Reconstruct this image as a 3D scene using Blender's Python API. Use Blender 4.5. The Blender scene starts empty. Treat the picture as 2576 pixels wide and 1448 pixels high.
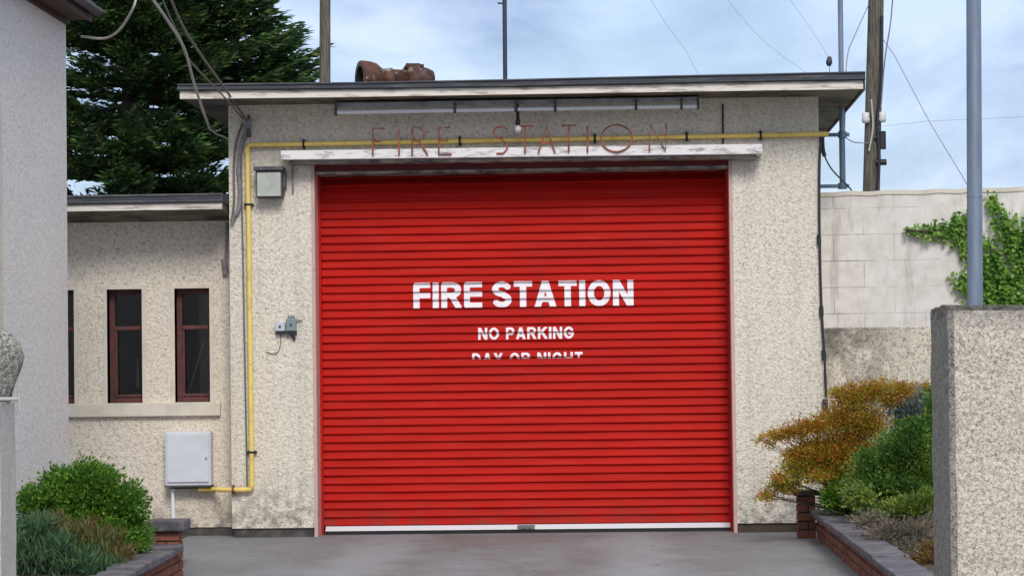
import bpy, bmesh, math, random
import numpy as np
from mathutils import Vector, Matrix

random.seed(7)
rng = np.random.default_rng(7)
C = bpy.context.scene.collection
sc = bpy.context.scene

# ------------------------------------------------------------------ camera
W, H = 2576.0, 1448.0
YAW, PITCH, ROLL, F = 0.04377722, 0.03225249, -0.01269846, 6532.86
D, EYE = 25.6, 1.576
fv = np.array([-math.sin(YAW)*math.cos(PITCH), math.cos(YAW)*math.cos(PITCH), math.sin(PITCH)])
rv0 = np.array([math.cos(YAW), math.sin(YAW), 0.0])
uv0 = np.cross(rv0, fv)
rv = rv0*math.cos(ROLL) + uv0*math.sin(ROLL)
uv = -rv0*math.sin(ROLL) + uv0*math.cos(ROLL)
cam = bpy.data.cameras.new('camera')
co = bpy.data.objects.new('camera', cam)
C.objects.link(co)
cam.sensor_width = 36
cam.lens = 36*F/W
cam.clip_start = 0.1
cam.clip_end = 3000
m = Matrix.Identity(4)
for i in range(3):
    m[i][0], m[i][1], m[i][2] = rv[i], uv[i], -fv[i]
m[0][3], m[1][3], m[2][3] = 0, -D, EYE
co.matrix_world = m
sc.camera = co

# ------------------------------------------------------------------ world, sun, exposure
SUN_EL, SUN_AZ = 38, 168      # azimuth clockwise from +Y: behind the camera, slightly to its right
w = bpy.data.worlds.new('World')
sc.world = w
w.use_nodes = True
nt = w.node_tree
nt.nodes.clear()
N = nt.nodes.new
out = N('ShaderNodeOutputWorld'); bg = N('ShaderNodeBackground')
sky = N('ShaderNodeTexSky'); sky.sky_type = 'NISHITA'; sky.sun_disc = False
sky.sun_elevation = math.radians(SUN_EL); sky.sun_rotation = math.radians(SUN_AZ)
sky.air_density = 1.0; sky.dust_density = 0.6; sky.ozone_density = 1.6
tc = N('ShaderNodeTexCoord'); mp = N('ShaderNodeMapping')
mp.inputs['Scale'].default_value = (1, 1, 2.2)
mp.inputs['Location'].default_value = (3.1, 0.4, 0.3)
n1 = N('ShaderNodeTexNoise'); n1.inputs['Scale'].default_value = 6.5; n1.inputs['Detail'].default_value = 6; n1.inputs['Roughness'].default_value = 0.5
n1.inputs['Distortion'].default_value = 0.4
cr = N('ShaderNodeValToRGB'); cr.color_ramp.elements[0].position = 0.33; cr.color_ramp.elements[1].position = 0.68
cr.color_ramp.elements[0].color = (0.5, 0.5, 0.5, 1); cr.color_ramp.elements[1].color = (0.97, 0.97, 0.97, 1)
n2 = N('ShaderNodeTexNoise'); n2.inputs['Scale'].default_value = 8; n2.inputs['Detail'].default_value = 7; n2.inputs['Roughness'].default_value = 0.55; n2.inputs['Distortion'].default_value = 0.3
cr2 = N('ShaderNodeValToRGB')
cr2.color_ramp.elements[0].position = 0.40; cr2.color_ramp.elements[1].position = 0.62
cr2.color_ramp.elements[0].color = (2.7, 3.6, 5.7, 1); cr2.color_ramp.elements[1].color = (5.9, 7.0, 9.2, 1)
mx = N('ShaderNodeMix'); mx.data_type = 'RGBA'
nt.links.new(tc.outputs['Generated'], mp.inputs[0])
nt.links.new(mp.outputs[0], n1.inputs['Vector']); nt.links.new(mp.outputs[0], n2.inputs['Vector'])
nt.links.new(n1.outputs['Fac'], cr.inputs[0]); nt.links.new(n2.outputs['Fac'], cr2.inputs[0])
nt.links.new(cr.outputs[0], mx.inputs[0]); nt.links.new(sky.outputs[0], mx.inputs[6]); nt.links.new(cr2.outputs[0], mx.inputs[7])
sz = N('ShaderNodeSeparateXYZ'); nt.links.new(tc.outputs['Generated'], sz.inputs[0])
mr_ = N('ShaderNodeMapRange'); mr_.inputs[1].default_value = 0.25; mr_.inputs[2].default_value = 0.6; mr_.inputs[4].default_value = 0.85; nt.links.new(sz.outputs[2], mr_.inputs[0])
mo = N('ShaderNodeMix'); mo.data_type = 'RGBA'; mo.inputs[7].default_value = (7.6, 7.8, 8.1, 1)
nt.links.new(mr_.outputs[0], mo.inputs[0]); nt.links.new(mx.outputs[2], mo.inputs[6]); nt.links.new(mo.outputs[2], bg.inputs[0]); bg.inputs[1].default_value = 0.085
nt.links.new(bg.outputs[0], out.inputs[0])

sl = bpy.data.lights.new('sun', 'SUN'); sl.energy = 1.5; sl.angle = math.radians(20); sl.color = (1, 0.96, 0.9)
so = bpy.data.objects.new('sun', sl); C.objects.link(so)
az, el = math.radians(SUN_AZ), math.radians(SUN_EL)
sd = Vector((math.sin(az)*math.cos(el), math.cos(az)*math.cos(el), math.sin(el)))
so.rotation_euler = sd.to_track_quat('Z', 'Y').to_euler()
sc.view_settings.view_transform = 'Standard'
sc.view_settings.look = 'None'
sc.view_settings.exposure = 0.6
sc.view_settings.gamma = 1.0
sc.cycles.max_bounces = 6

# ------------------------------------------------------------------ helpers
def at(x, y, Y=0.0):
    """photo point (2576 wide) -> world point on the vertical plane at depth Y"""
    d = fv*F + rv*(x-W/2) - uv*(y-H/2)
    t = (Y+D)/d[1]
    return Vector((d[0]*t, Y, EYE+d[2]*t))
def ax(x, y, Y=0.0): return at(x, y, Y).x
def az_(x, y, Y=0.0): return at(x, y, Y).z

class MB:
    def __init__(s): s.v = []; s.f = []; s.smooth = []
    def add(s, vs, fs, smooth=False):
        o = len(s.v); s.v += [tuple(v) for v in vs]
        s.f += [tuple(i+o for i in f) for f in fs]; s.smooth += [smooth]*len(fs)
        return s
    def box(s, a, b, M=None):
        x0, y0, z0 = a; x1, y1, z1 = b
        if x0 > x1: x0, x1 = x1, x0
        if y0 > y1: y0, y1 = y1, y0
        if z0 > z1: z0, z1 = z1, z0
        vs = [Vector(p) for p in ((x0,y0,z0),(x1,y0,z0),(x1,y1,z0),(x0,y1,z0),(x0,y0,z1),(x1,y0,z1),(x1,y1,z1),(x0,y1,z1))]
        if M is not None: vs = [M @ v for v in vs]
        return s.add(vs, [(0,3,2,1),(4,5,6,7),(0,1,5,4),(1,2,6,5),(2,3,7,6),(3,0,4,7)])
    def tube(s, pts, r, n=10, caps=True):
        pts = [Vector(p) for p in pts]
        rs = r if isinstance(r, (list, tuple)) else [r]*len(pts)
        rings = []; up = None
        for i, p in enumerate(pts):
            a = pts[max(i-1, 0)]; b = pts[min(i+1, len(pts)-1)]
            t = (b-a).normalized()
            if up is None:
                up = Vector((0,0,1)) if abs(t.z) < 0.9 else Vector((1,0,0))
            u = (up - t*up.dot(t)).normalized(); up = u
            v = t.cross(u)
            rings.append([p + (u*math.cos(2*math.pi*k/n) + v*math.sin(2*math.pi*k/n))*rs[i] for k in range(n)])
        vs = [q for rg in rings for q in rg]; fs = []
        for i in range(len(pts)-1):
            for k in range(n):
                k2 = (k+1) % n
                fs.append((i*n+k, i*n+k2, (i+1)*n+k2, (i+1)*n+k))
        s.add(vs, fs, True)
        if caps:
            s.add(rings[0], [tuple(range(n-1, -1, -1))]); s.add(rings[-1], [tuple(range(n))])
        return s
    def lathe(s, prof, o, axis, n=24):
        """prof: (distance along axis, radius)"""
        o = Vector(o); t = Vector(axis).normalized()
        u = Vector((0,0,1)) if abs(t.z) < 0.9 else Vector((1,0,0))
        u = (u - t*u.dot(t)).normalized(); v = t.cross(u)
        vs = []; fs = []
        for (d_, r_) in prof:
            for k in range(n):
                a = 2*math.pi*k/n
                vs.append(o + t*d_ + (u*math.cos(a)+v*math.sin(a))*r_)
        for i in range(len(prof)-1):
            for k in range(n):
                k2 = (k+1) % n
                fs.append((i*n+k, i*n+k2, (i+1)*n+k2, (i+1)*n+k))
        return s.add(vs, fs, True)
    def build(s, name, mat, parent=None, bevel=0, seg=2):
        me = bpy.data.meshes.new(name)
        me.from_pydata(s.v, [], s.f); me.update()
        me.polygons.foreach_set('use_smooth', s.smooth)
        bm = bmesh.new(); bm.from_mesh(me)
        bmesh.ops.recalc_face_normals(bm, faces=bm.faces); bm.to_mesh(me); bm.free()
        me.materials.append(mat)
        o = bpy.data.objects.new(name, me); C.objects.link(o)
        if parent: o.parent = parent
        if bevel:
            b = o.modifiers.new('bevel', 'BEVEL'); b.width = bevel; b.segments = seg; b.limit_method = 'ANGLE'
        return o

def tag(o, label=None, cat=None, group=None, kind=None):
    if label: o['label'] = label
    if cat: o['category'] = cat
    if group: o['group'] = group
    if kind: o['kind'] = kind
    return o
def thing(name, label, cat, group=None):
    o = bpy.data.objects.new(name, None); C.objects.link(o); o.empty_display_size = 0.1
    return tag(o, label, cat, group)
def bez(p0, p1, p2, n=14):
    p0, p1, p2 = Vector(p0), Vector(p1), Vector(p2)
    return [p0*(1-t)**2 + p1*2*t*(1-t) + p2*t*t for t in [i/n for i in range(n+1)]]
def spline(pts, n=8):
    """Catmull-Rom through the points"""
    P = [Vector(p) for p in pts]; P = [P[0]*2-P[1]] + P + [P[-1]*2-P[-2]]
    o = []
    for i in range(1, len(P)-2):
        a, b, c, d = P[i-1:i+3]
        for k in range(n):
            t = k/n
            o.append(0.5*((2*b) + (c-a)*t + (2*a-5*b+4*c-d)*t*t + (3*b-a-3*c+d)*t**3))
    o.append(P[-2]); return o

# ------------------------------------------------------------------ materials
def mat(name, color=(0.5,0.5,0.5), rough=0.7, metal=0.0, spec=0.5):
    mm = bpy.data.materials.new(name); mm.use_nodes = True
    b = mm.node_tree.nodes['Principled BSDF']
    b.inputs['Base Color'].default_value = (*color, 1); b.inputs['Roughness'].default_value = rough
    b.inputs['Metallic'].default_value = metal; b.inputs['Specular IOR Level'].default_value = spec
    return mm
def nodes(mm): return mm.node_tree, mm.node_tree.nodes, mm.node_tree.links, mm.node_tree.nodes['Principled BSDF']
def noise(mm, scale, detail=4, rough=0.55, vec=None, dist=0.0):
    t, n, l, b = nodes(mm)
    x = n.new('ShaderNodeTexNoise'); x.inputs['Scale'].default_value = scale; x.inputs['Detail'].default_value = detail
    x.inputs['Roughness'].default_value = rough; x.inputs['Distortion'].default_value = dist
    if vec is None:
        g = n.new('ShaderNodeNewGeometry'); vec = g.outputs['Position']
    l.new(vec, x.inputs['Vector']); return x.outputs['Fac']
def scaled(mm, s):
    t, n, l, b = nodes(mm)
    g = n.new('ShaderNodeNewGeometry'); p = n.new('ShaderNodeMapping'); p.inputs['Scale'].default_value = s
    l.new(g.outputs['Position'], p.inputs[0]); return p.outputs[0]
def ramp(mm, fac, stops):
    t, n, l, b = nodes(mm)
    r = n.new('ShaderNodeValToRGB'); e = r.color_ramp.elements
    while len(e) < len(stops): e.new(0.5)
    for i, (p, c) in enumerate(stops):
        e[i].position = p; e[i].color = (c, c, c, 1) if isinstance(c, (int, float)) else (*c, 1)
    l.new(fac, r.inputs[0]); return r.outputs[0]
def mix(mm, fac, a, b_, mode='MIX'):
    t, n, l, b = nodes(mm)
    x = n.new('ShaderNodeMix'); x.data_type = 'RGBA'; x.blend_type = mode
    for sock, v in ((x.inputs[0], fac), (x.inputs[6], a), (x.inputs[7], b_)):
        if isinstance(v, (int, float)): sock.default_value = v
        elif isinstance(v, tuple): sock.default_value = (*v, 1)
        else: l.new(v, sock)
    return x.outputs[2]
def bump(mm, h, strength=0.5, dist=0.01, prev=None):
    t, n, l, b = nodes(mm)
    x = n.new('ShaderNodeBump'); x.inputs['Strength'].default_value = strength; x.inputs['Distance'].default_value = dist
    l.new(h, x.inputs['Height'])
    if prev: l.new(prev, x.inputs['Normal'])
    l.new(x.outputs[0], b.inputs['Normal']); return x.outputs[0]
def setc(mm, c):
    t, n, l, b = nodes(mm); l.new(c, b.inputs['Base Color'])
def axis(mm, k):
    t, n, l, b = nodes(mm)
    g = n.new('ShaderNodeNewGeometry'); s = n.new('ShaderNodeSeparateXYZ'); l.new(g.outputs['Position'], s.inputs[0])
    return s.outputs[k]
def maprange(mm, v, a, b_, c=0.0, d=1.0):
    t, n, l, b = nodes(mm)
    x = n.new('ShaderNodeMapRange'); l.new(v, x.inputs[0])
    for i, q in zip((1,2,3,4), (a,b_,c,d)): x.inputs[i].default_value = q
    return x.outputs[0]
def mul(mm, a, b_, op='MULTIPLY'):
    t, n, l, b = nodes(mm)
    x = n.new('ShaderNodeMath'); x.operation = op; x.use_clamp = True
    for i, v in enumerate((a, b_)):
        if isinstance(v, (int, float)): x.inputs[i].default_value = v
        else: l.new(v, x.inputs[i])
    return x.outputs[0]

def roughcast(name, light, dark, scale=26, lo=0.38, hi=0.62, big=0.14, bstr=0.8, bdist=0.012, base_stain=None, streak=0.0, top_stain=None):
    mm = mat(name, light, 0.9, spec=0.2)
    a = noise(mm, scale, 4, 0.6, dist=0.8)
    v = noise(mm, scale*2.6, 2, 0.5)
    h = mix(mm, 0.35, a, v)
    c = mix(mm, ramp(mm, h, [(lo, 1.0), (hi, 0.0)]), light, dark)  # dark in the bump's low spots: relief shading put into colour, plus crevice dirt
    bg_ = noise(mm, 1.1, 5, 0.6)
    c = mix(mm, ramp(mm, bg_, [(0.35, big), (0.62, 0.0)]), c, tuple(x*0.62 for x in light))
    warm = noise(mm, 0.6, 3, 0.5)
    c = mix(mm, ramp(mm, warm, [(0.4, 0.0), (0.7, 0.3)]), c, (light[0]*1.0, light[1]*0.95, light[2]*0.86))
    if streak:
        s = noise(mm, 1.0, 4, 0.6, scaled(mm, (7.0, 1.0, 0.35)))
        c = mix(mm, ramp(mm, s, [(0.52, 0.0), (0.75, streak)]), c, tuple(x*0.45 for x in light))
    if base_stain:
        z = axis(mm, 2); q = noise(mm, 9, 5, 0.7)
        k = mul(mm, maprange(mm, z, base_stain[0], base_stain[1], 1.0, 0.0), ramp(mm, q, [(0.42, 0.0), (0.6, 1.0)]))
        c = mix(mm, mul(mm, k, 0.75), c, (0.16, 0.145, 0.13))
    if top_stain:
        z = axis(mm, 2); q = noise(mm, 2.5, 5, 0.7)
        k = mul(mm, maprange(mm, z, top_stain[0], top_stain[1], 0.0, 1.0), ramp(mm, q, [(0.35, 0.15), (0.6, 1.0)]))
        c = mix(mm, mul(mm, k, 0.9 if top_stain[0] < 2 else 0.6), c, tuple(x*(0.25 if top_stain[0] < 2 else 0.5) for x in light))
    setc(mm, c); bump(mm, h, bstr, bdist); return mm

M = {}
M['cast'] = roughcast('cream_roughcast', (0.84, 0.775, 0.67), (0.41, 0.36, 0.30), 31, 0.35, 0.52, big=0.10, bdist=0.03, bstr=1.0, base_stain=(0.1, 0.75), streak=0.3)
M['cast_annex'] = roughcast('cream_roughcast_annex', (0.84, 0.755, 0.645), (0.42, 0.355, 0.285), 31, 0.35, 0.52, big=0.10, bdist=0.03, bstr=1.0, streak=0.15, base_stain=(0.05, 0.45))
M['white_wall'] = roughcast('white_roughcast', (0.84, 0.81, 0.78), (0.50, 0.48, 0.46), 34, 0.34, 0.54, big=0.10, bstr=1.0, bdist=0.02)
M['gate_cast'] = roughcast('gate_roughcast', (0.62, 0.56, 0.47), (0.13, 0.115, 0.10), 95, 0.37, 0.56, big=0.10, bstr=1.0, bdist=0.01)
M['pier'] = roughcast('dull_pier_paint', (0.55, 0.53, 0.49), (0.34, 0.33, 0.30), 70, 0.34, 0.56, streak=0.4)
M['stone'] = roughcast('lichen_stone', (0.46, 0.44, 0.39), (0.06, 0.06, 0.055), 60, 0.42, 0.58, bstr=1.0)
M['gate_cast'] = roughcast('gate_roughcast_mossy_top', (0.74, 0.675, 0.575), (0.19, 0.17, 0.145), 75, 0.38, 0.58, big=0.14, bstr=1.0, bdist=0.01, top_stain=(1.69, 1.84), streak=0.15)
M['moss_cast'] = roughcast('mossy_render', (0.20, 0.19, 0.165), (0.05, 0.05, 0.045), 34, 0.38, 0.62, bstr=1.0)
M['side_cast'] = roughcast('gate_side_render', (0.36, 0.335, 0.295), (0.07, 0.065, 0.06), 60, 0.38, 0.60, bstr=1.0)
M['smooth_cream'] = mat('smooth_cream_paint', (0.66, 0.60, 0.50), 0.7)
setc(M['smooth_cream'], mix(M['smooth_cream'], ramp(M['smooth_cream'], noise(M['smooth_cream'], 6, 6, 0.65), [(0.45, 0.0), (0.75, 0.6)]), (0.66, 0.60, 0.50), (0.40, 0.36, 0.29)))

# white painted concrete with grime
def grimy(name, light, dark, s=5, a=0.5, b_=0.72, rough=0.7, stretch=None):
    mm = mat(name, light, rough, spec=0.3)
    f = noise(mm, s, 7, 0.68, scaled(mm, stretch) if stretch else None)
    setc(mm, mix(mm, ramp(mm, f, [(a, 0.0), (b_, 1.0)]), light, dark))
    bump(mm, noise(mm, s*9, 4), 0.25, 0.004); return mm
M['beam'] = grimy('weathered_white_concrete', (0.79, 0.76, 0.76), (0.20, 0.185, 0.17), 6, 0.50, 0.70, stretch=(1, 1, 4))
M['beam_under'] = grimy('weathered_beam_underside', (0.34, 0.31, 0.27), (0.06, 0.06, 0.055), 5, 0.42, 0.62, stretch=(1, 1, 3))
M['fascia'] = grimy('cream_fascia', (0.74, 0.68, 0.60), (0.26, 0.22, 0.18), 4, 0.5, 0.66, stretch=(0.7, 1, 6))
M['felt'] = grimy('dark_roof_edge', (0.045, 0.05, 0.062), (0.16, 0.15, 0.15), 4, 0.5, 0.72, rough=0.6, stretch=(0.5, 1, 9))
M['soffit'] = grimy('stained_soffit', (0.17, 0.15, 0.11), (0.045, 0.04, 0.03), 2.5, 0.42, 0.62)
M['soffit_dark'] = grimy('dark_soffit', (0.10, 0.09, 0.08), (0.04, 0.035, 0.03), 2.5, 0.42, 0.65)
M['plinth'] = grimy('dark_plinth', (0.045, 0.042, 0.042), (0.14, 0.125, 0.115), 5, 0.45, 0.7)
M['plinth_brown'] = grimy('brown_plinth', (0.085, 0.06, 0.045), (0.04, 0.03, 0.03), 5, 0.45, 0.7)
M['jamb'] = grimy('pinkish_jamb_paint', (0.56, 0.37, 0.33), (0.36, 0.14, 0.12), 6, 0.55, 0.8)
M['jamb_white'] = grimy('door_surround_paint', (0.68, 0.64, 0.58), (0.42, 0.37, 0.33), 6, 0.5, 0.8)

# red shutter
mm = M['red'] = mat('red_shutter_paint', (0.48, 0.012, 0.012), 0.6, spec=0.1)
f1 = noise(mm, 1.3, 4, 0.55, scaled(mm, (0.5, 1, 1.6)))
c = mix(mm, ramp(mm, f1, [(0.3, 0.0), (0.75, 1.0)]), (0.48, 0.011, 0.006), (0.36, 0.009, 0.006))
f2 = noise(mm, 2.5, 6, 0.7, scaled(mm, (0.6, 1, 7)))
c = mix(mm, ramp(mm, f2, [(0.52, 0.0), (0.8, 0.5)]), c, (0.52, 0.04, 0.032))
f3 = noise(mm, 1.0, 5, 0.65, scaled(mm, (9, 1, 0.5)))
c = mix(mm, ramp(mm, f3, [(0.56, 0.0), (0.78, 0.3)]), c, (0.22, 0.02, 0.015))
c = mix(mm, mul(mm, maprange(mm, axis(mm, 2), 0.05, 0.32, 0.6, 0.0), ramp(mm, noise(mm, 5, 5, 0.7), [(0.4, 0.0), (0.65, 1.0)])), c, (0.16, 0.045, 0.035))
setc(mm, c)
M['red_dark'] = grimy('dark_red_lintel_paint', (0.15, 0.012, 0.012), (0.07, 0.02, 0.015), 5, 0.45, 0.7, rough=0.5)
M['letter_white'] = grimy('white_sign_paint', (0.80, 0.76, 0.80), (0.70, 0.55, 0.58), 9, 0.5, 0.75, rough=0.5)
M['alu'] = mat('aluminium_rail', (0.66, 0.65, 0.69), 0.5, 0.0)
M['lock'] = mat('grey_lock_steel', (0.19, 0.18, 0.18), 0.5, 0.5)
M['rubber'] = mat('black_rubber', (0.012, 0.012, 0.014), 0.8)

M['yellow'] = grimy('yellow_gas_paint', (0.82, 0.62, 0.17), (0.55, 0.34, 0.08), 7, 0.5, 0.78, rough=0.55)
M['black'] = mat('black_plastic', (0.014, 0.014, 0.018), 0.6)
M['meter'] = grimy('pale_grey_box', (0.63, 0.65, 0.70), (0.55, 0.55, 0.58), 3, 0.4, 0.7, rough=0.45)
M['white_pipe'] = mat('white_plastic_pipe', (0.75, 0.75, 0.78), 0.4)
M['grey_paint'] = grimy('grey_conduit', (0.26, 0.25, 0.27), (0.12, 0.11, 0.11), 8, 0.4, 0.7)
M['lamp_body'] = grimy('lamp_body_grey', (0.075, 0.077, 0.09), (0.16, 0.14, 0.13), 9, 0.45, 0.7)
M['lamp_glass'] = grimy('cloudy_lamp_glass', (0.50, 0.52, 0.47), (0.35, 0.36, 0.32), 8, 0.4, 0.7, rough=0.25)
M['reflector'] = grimy('grey_metal_reflector', (0.40, 0.40, 0.44), (0.18, 0.18, 0.21), 6, 0.42, 0.7, rough=0.4)
M['tube'] = mat('pale_tube', (0.82, 0.82, 0.86), 0.3)
M['bulb'] = mat('bulb_glass', (0.62, 0.60, 0.60), 0.1)
M['switch_light'] = mat('switch_box_pale', (0.50, 0.53, 0.57), 0.5)
M['switch_grey'] = mat('switch_box_grey', (0.20, 0.25, 0.25), 0.5)
M['rust'] = grimy('rusty_rod', (0.42, 0.12, 0.08), (0.14, 0.06, 0.05), 9, 0.42, 0.62, rough=0.85)
mm = M['siren'] = mat('rusty_siren_metal', (0.1, 0.03, 0.02), 0.65, 0.2)
setc(mm, mix(mm, ramp(mm, noise(mm, 7, 6, 0.7), [(0.56, 0.0), (0.66, 1.0)]), mix(mm, ramp(mm, noise(mm, 12, 5, 0.7), [(0.35, 0.0), (0.65, 1.0)]), (0.03, 0.012, 0.010), (0.13, 0.05, 0.03)), (0.33, 0.30, 0.28)))
M['siren_in'] = mat('siren_inside', (0.012, 0.009, 0.008), 0.9)
mm = M['wood'] = mat('weathered_pole_wood', (0.13, 0.11, 0.09), 0.9, spec=0.1)
fw = noise(mm, 14, 6, 0.7, scaled(mm, (4, 4, 0.25)))
setc(mm, mix(mm, ramp(mm, fw, [(0.35, 0.0), (0.65, 1.0)]), (0.045, 0.04, 0.036), (0.20, 0.18, 0.145)))
bump(mm, fw, 0.6, 0.01)
M['dark_pole'] = mat('dark_painted_pole', (0.03, 0.035, 0.05), 0.5)
mm = M['galv'] = mat('galvanised_steel', (0.20, 0.25, 0.33), 0.42, 0.3)
setc(mm, mix(mm, ramp(mm, noise(mm, 3, 5, 0.6, scaled(mm, (5, 5, 0.8))), [(0.35, 0.0), (0.7, 1.0)]), (0.17, 0.215, 0.29), (0.24, 0.29, 0.36)))
M['mast'] = mat('mast_steel', (0.10, 0.15, 0.21), 0.45, 0.4)
M['porcelain'] = mat('porcelain', (0.6, 0.58, 0.56), 0.3)
M['cable'] = mat('black_cable', (0.02, 0.022, 0.03), 0.6)
M['rope'] = mat('pale_weathered_cable', (0.42, 0.40, 0.37), 0.8)
M['brown_cable'] = mat('brown_grey_cable', (0.16, 0.14, 0.12), 0.8)
M['frame'] = grimy('reddish_brown_stained_wood', (0.135, 0.047, 0.045), (0.07, 0.028, 0.028), 8, 0.42, 0.7, rough=0.5)
M['glass'] = mat('dark_window_glass', (0.006, 0.007, 0.010), 0.08, spec=0.5)
mm = M['glass']; t_, n_, l_, b_ = nodes(mm)
tr_ = n_.new('ShaderNodeBsdfTransparent'); tr_.inputs[0].default_value = (0.55, 0.6, 0.62, 1)
gl_ = n_.new('ShaderNodeBsdfGlossy'); gl_.inputs['Roughness'].default_value = 0.03; fr_ = n_.new('ShaderNodeFresnel'); fr_.inputs[0].default_value = 1.65
ms_ = n_.new('ShaderNodeMixShader'); l_.new(fr_.outputs[0], ms_.inputs[0]); l_.new(tr_.outputs[0], ms_.inputs[1]); l_.new(gl_.outputs[0], ms_.inputs[2]); l_.new(ms_.outputs[0], n_['Material Output'].inputs[0])
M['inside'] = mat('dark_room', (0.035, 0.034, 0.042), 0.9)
M['barge'] = grimy('brown_bargeboard', (0.075, 0.042, 0.030), (0.03, 0.02, 0.018), 6, 0.42, 0.7)
M['slate'] = mat('dark_roof_slate', (0.03, 0.033, 0.045), 0.6)
M['gutter'] = mat('dark_gutter', (0.022, 0.022, 0.032), 0.4)

# block wall on the right: painted blocks above, bare roughcast below
mm = M['blockwall'] = mat('painted_block_wall', (0.6, 0.53, 0.46), 0.9, spec=0.2)
t_, n_, l_, b_ = nodes(mm)
bk = n_.new('ShaderNodeTexBrick'); bk.inputs['Scale'].default_value = 1.0
bk.inputs['Brick Width'].default_value = 0.60; bk.inputs['Row Height'].default_value = 0.265; bk.inputs['Mortar Size'].default_value = 0.006; bk.inputs['Mortar Smooth'].default_value = 0.5
bk.inputs['Color1'].default_value = (1, 1, 1, 1); bk.inputs['Color2'].default_value = (1, 1, 1, 1); bk.inputs['Mortar'].default_value = (0, 0, 0, 1)
sx = n_.new('ShaderNodeSeparateXYZ'); cx = n_.new('ShaderNodeCombineXYZ'); g_ = n_.new('ShaderNodeNewGeometry')
l_.new(g_.outputs['Position'], sx.inputs[0]); l_.new(sx.outputs[0], cx.inputs[0]); l_.new(sx.outputs[2], cx.inputs[1]); l_.new(cx.outputs[0], bk.inputs['Vector'])
pz = noise(mm, 6, 5, 0.65)
joint = mul(mm, mul(mm, mul(mm, 1.0, bk.outputs['Color'], 'SUBTRACT'), ramp(mm, noise(mm, 1.6, 4, 0.6), [(0.45, 0.05), (0.64, 1.0)])), 0.6)
up = mix(mm, ramp(mm, pz, [(0.35, 0.0), (0.75, 1.0)]), (0.74, 0.70, 0.655), (0.56, 0.52, 0.47))
up = mix(mm, joint, up, (0.15, 0.12, 0.10))
st = noise(mm, 1.0, 4, 0.65, scaled(mm, (5.0, 1.0, 0.8)))
up = mix(mm, ramp(mm, st, [(0.52, 0.0), (0.68, 0.65)]), up, (0.25, 0.21, 0.17))
gr = noise(mm, 34, 3, 0.6, dist=1.0)
lowc = mix(mm, ramp(mm, gr, [(0.32, 1.0), (0.53, 0.0)]), (0.68, 0.61, 0.51), (0.24, 0.21, 0.18))
dk = noise(mm, 1.7, 5, 0.65)
lowc = mix(mm, mul(mm, mul(mm, ramp(mm, dk, [(0.42, 0.0), (0.58, 1.0)]), maprange(mm, axis(mm, 0), 2.3, 2.9, 1.0, 0.0)), 0.85), lowc, (0.10, 0.09, 0.085))
edge_ = maprange(mm, mul(mm, axis(mm, 2), 0.5), 0.985, 1.0, 0.0, 1.0)
split = az_(2200, 822, 0.5)
n_.new('ShaderNodeMath')
zz = axis(mm, 2)
selm = maprange(mm, zz, split-0.01, split+0.01, 0.0, 1.0)
setc(mm, mix(mm, selm, lowc, up))
bump(mm, mix(mm, selm, gr, joint), 0.6, 0.01)

# ground
mm = M['ground'] = mat('grey_concrete_drive', (0.2, 0.2, 0.22), 0.8, spec=0.35)
g1 = noise(mm, 0.9, 6, 0.62, scaled(mm, (1, 0.45, 1))); g2 = noise(mm, 45, 3); g3 = noise(mm, 4, 5, 0.7)
c = mix(mm, ramp(mm, g1, [(0.36, 0.0), (0.66, 1.0)]), (0.13, 0.128, 0.128), (0.24, 0.245, 0.262))
c = mix(mm, ramp(mm, g3, [(0.5, 0.0), (0.75, 0.5)]), c, (0.30, 0.29, 0.285))
c = mix(mm, ramp(mm, g2, [(0.35, 0.45), (0.6, 0.0)]), c, (0.06, 0.06, 0.062))
g5 = noise(mm, 160, 2); c = mix(mm, ramp(mm, g5, [(0.35, 0.0), (0.7, 0.5)]), c, (0.36, 0.36, 0.36))
g4 = noise(mm, 1.6, 3, 0.6, dist=2.5)
c = mix(mm, ramp(mm, g4, [(0.492, 0.0), (0.5, 0.55), (0.508, 0.0)]), c, (0.05, 0.05, 0.05))
wob = noise(mm, 0.8, 4, 0.6)
for xt in (ax(1000, 1400), ax(1600, 1400)):
    dx_ = mul(mm, axis(mm, 0), xt, 'SUBTRACT'); t__, n__, l__, b__ = nodes(mm)
    dx_.node.use_clamp = False
    ab = n__.new('ShaderNodeMath'); ab.operation = 'ABSOLUTE'; l__.new(dx_, ab.inputs[0])
    wv_ = n__.new('ShaderNodeMath'); wv_.operation = 'MULTIPLY_ADD'; l__.new(wob, wv_.inputs[0]); wv_.inputs[1].default_value = 0.9; wv_.inputs[2].default_value = -0.45
    sm_ = n__.new('ShaderNodeMath'); sm_.operation = 'ADD'; l__.new(ab.outputs[0], sm_.inputs[0]); l__.new(wv_.outputs[0], sm_.inputs[1])
    c = mix(mm, maprange(mm, sm_.outputs[0], 0.12, 0.42, 0.42, 0.0), c, (0.34, 0.35, 0.37))
sp_ = noise(mm, 7, 2, 0.5); c = mix(mm, ramp(mm, sp_, [(0.70, 0.0), (0.74, 0.55)]), c, (0.04, 0.04, 0.042))
ed = mul(mm, maprange(mm, axis(mm, 1), -0.45, 0.0, 0.0, 1.0), ramp(mm, noise(mm, 3.5, 5, 0.7), [(0.38, 0.0), (0.62, 1.0)]))
setc(mm, c); bump(mm, g2, 0.3, 0.004)
nodes(mm)[2].new(ramp(mm, g1, [(0.35, 0.55), (0.65, 0.85)]), nodes(mm)[3].inputs['Roughness'])
M['soil'] = grimy('dark_soil', (0.05, 0.035, 0.025), (0.10, 0.075, 0.05), 12, 0.4, 0.7, rough=0.95)
M['coping'] = grimy('slate_grey_coping', (0.15, 0.14, 0.16), (0.055, 0.05, 0.055), 6, 0.4, 0.7, rough=0.8)
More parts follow.
